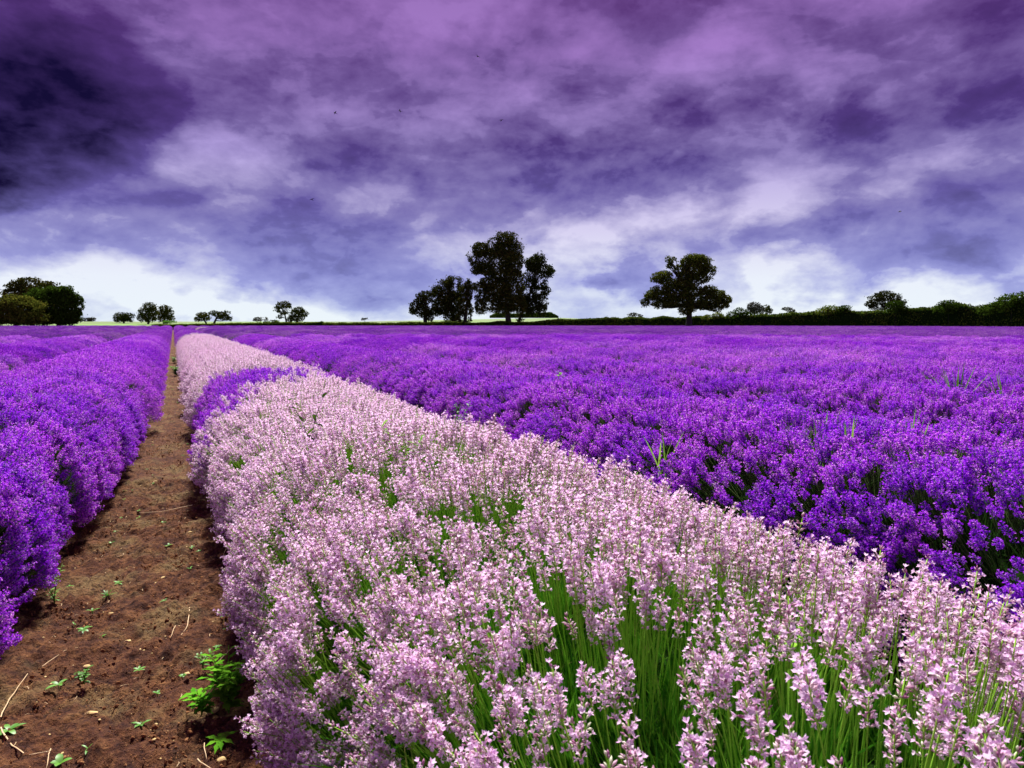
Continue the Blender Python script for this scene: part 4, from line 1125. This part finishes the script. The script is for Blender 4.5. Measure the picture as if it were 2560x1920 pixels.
M['clod'] = leafy('soil_clod', [(0.0, (0.06, 0.022, 0.012, 1)), (0.6, (0.14, 0.056, 0.026, 1)), (1.0, (0.26, 0.13, 0.06, 1))], 0.0)
clods = []
for q in range(6):
    me_ = stone_mesh(700 + q, 1, rr.uniform(.5, .9), rr.uniform(.35, .6)); me_.materials[0] = M['clod']; clods.append(me_)
C_clod = proto_collection('soil clods', clods, 'clod')
nC = 46000
cu, cv = rng.uniform(-.85, .45, nC), 1.2 + 7.5 * rng.uniform(0, 1, nC) ** 1.4
cs = np.minimum(0.0013 * rng.pareto(1.8, nC) + 0.0014, 0.0095); ok_ = vnoise(cu * 6, cv * 6, 3) + rng.uniform(-.3, .3, nC) > 0.38
cP = np.concatenate([xy(cu, cv), (0.006 + (vnoise(cu * 5, cv * 5, 1) - .5)[:, None] * 0.0 + rng.uniform(0, .010, nC)[:, None])], 1)
tag(scatter('soil_clods', C_clod, cP[ok_], rng.uniform(0, 6.28, (ok_.sum(), 3)), cs[ok_], rng.integers(0, 6, ok_.sum())), 'crumbled clods of brown earth strewn over the path', kind='stuff')
pg = Geo()
for q in range(260):
    me_ = pebs[q % 5]; Vp = np.array([v.co for v in me_.vertices]); Tp = np.array([p.vertices for p in me_.polygons])
    x, v = rr.uniform(-.68, .3), 1.6 + 5.2 * rr.random() ** 1.5; s_ = rr.uniform(.0015, .0058); a_ = rr.uniform(0, 6)
    Vp = Vp @ np.array([[math.cos(a_), math.sin(a_), 0], [-math.sin(a_), math.cos(a_), 0], [0, 0, 1]]) * s_
    pg.add(Vp + np.array([*xy(np.array(x), np.array(v)), 0.012 + rr.uniform(0, .006)]), Tp, 0)
tag(link('gravel', pg.mesh('gravel', (M['stone'],))), 'tiny pale pebbles scattered over the soil path', kind='stuff')
def twig(label, pts, w, group='dry twigs and straws on the path', name='twig', seed=0):
    r = random.Random(seed); P = [at_height(x, y, z) for x, y, z in pts]
    V = []
    for i in range(len(P) - 1):
        for f in (0, .25, .5, .75): V.append(P[i].lerp(P[i + 1], f) + Vector((r.uniform(-1, 1), r.uniform(-1, 1), 0)) * .0022)
    V.append(P[-1]); g = Geo(); tube(g, [tuple(v - P[0]) for v in V], [w * (1 - .6 * i / len(V)) for i in range(len(V))], 5)
    o = link(name, g.mesh(name, (M['straw'],), True)); o.location = P[0]; tag(o, label, name, group)
twig('long bent root curving up along the lower left edge', [(0, 1550, .03), (20, 1510, .03), (60, 1455, .02)], .0022)
twig('pale curved root on the soil in the lower left corner', [(0, 1572, .02), (25, 1610, .02), (60, 1632, .02), (110, 1622, .02)], .0026)
twig('short twig crossing below the curved root', [(108, 1618, .02), (100, 1660, .015)], .0018)
twig('curly pale twig in the middle of the path', [(410, 1312, .02), (406, 1350, .02), (385, 1380, .02)], .0022, seed=3)
twig('small forked straw left of the curly twig', [(378, 1352, .02), (368, 1378, .02)], .0016)
twig('short straw beside the curly twig', [(415, 1365, .02), (404, 1388, .02)], .0016)
twig('pale straw pointing up under the pale row', [(452, 1370, .02), (455, 1412, .02)], .0018)
twig('diagonal straw under the pale row edge', [(500, 1400, .03), (460, 1440, .02)], .0018)
twig('forked straw at the bottom of the path', [(425, 1640, .02), (458, 1662, .02)], .002)
twig('dark thin twig near the bottom soil', [(440, 1605, .02), (446, 1640, .02)], .0015)
twig('thin straws near the pale row halfway down', [(505, 1140, .04), (480, 1205, .02)], .002)
twig('v shaped straw beneath pale flowers', [(520, 1280, .03), (470, 1310, .02)], .0018)
twig('straw lying across the path halfway up', [(420, 1090, .02), (350, 1105, .02), (300, 1108, .02)], .0022)
twig('thin arching straw left of the pale ochre stone', [(90, 1440, .02), (140, 1405, .03), (200, 1392, .02)], .0014)
g = Geo()
for q in range(90):
    u_, v_ = rr.uniform(-.62, .28), 1.7 + 4.5 * rr.random() ** 1.3; a = rr.uniform(0, 3.14); L_ = rr.uniform(.008, .032)
    p = np.array([*xy(np.array(u_), np.array(v_)), .018]); tube(g, [p, p + [math.cos(a) * L_ * .5, math.sin(a) * L_ * .5, .004], p + [math.cos(a + .4) * L_, math.sin(a + .4) * L_, 0]], [.0011, .001, .0005], 4)
tag(link('straw_litter', g.mesh('straw_litter', (M['straw'],))), 'scraps of dry straw littering the soil path', kind='stuff')

# ------------------------------------------------------------------ birds, far specks in the sky
def bird_mesh():
    g = Geo()
    tube(g, [(0, -.16, 0), (0, -.05, .0), (0, .08, .01), (0, .16, .02)], [.01, .045, .04, .008], 6, 0)
    for s_ in (-1, 1):
        g.add([(0, .06, .02), (0, -.05, .02), (s_ * .17, -.02, .06), (s_ * .17, .05, .07), (s_ * .34, -.06, .02)], [(0, 1, 2), (0, 2, 3), (3, 2, 4)], 0)
    g.add([(0, -.14, 0), (-.04, -.24, 0), (.04, -.24, 0)], [(0, 1, 2)], 0)
    return g.mesh('bird', (M['bird'],))
bm_ = bird_mesh()
for q, (x, y, lab) in enumerate([(1032, 122, 'tiny dark bird flying highest, near the top of the picture'), (864, 240, 'tiny dark bird level with another, right one of two'), (724, 244, 'tiny dark bird level with another, left one of two'),
                    (674, 431, 'tiny dark bird low under the dark left cloud'), (1083, 260, 'faint tiny bird right of the level pair'), (1944, 457, 'tiny bird before the dark right cloud')]):
    p = at_depth(x, y, 70.0); o = link('bird', bm_); o.location = p; o.rotation_euler = (0.2, 0.3, R(50 + 40 * q)); tag(o, lab, 'bird', 'birds in the sky')
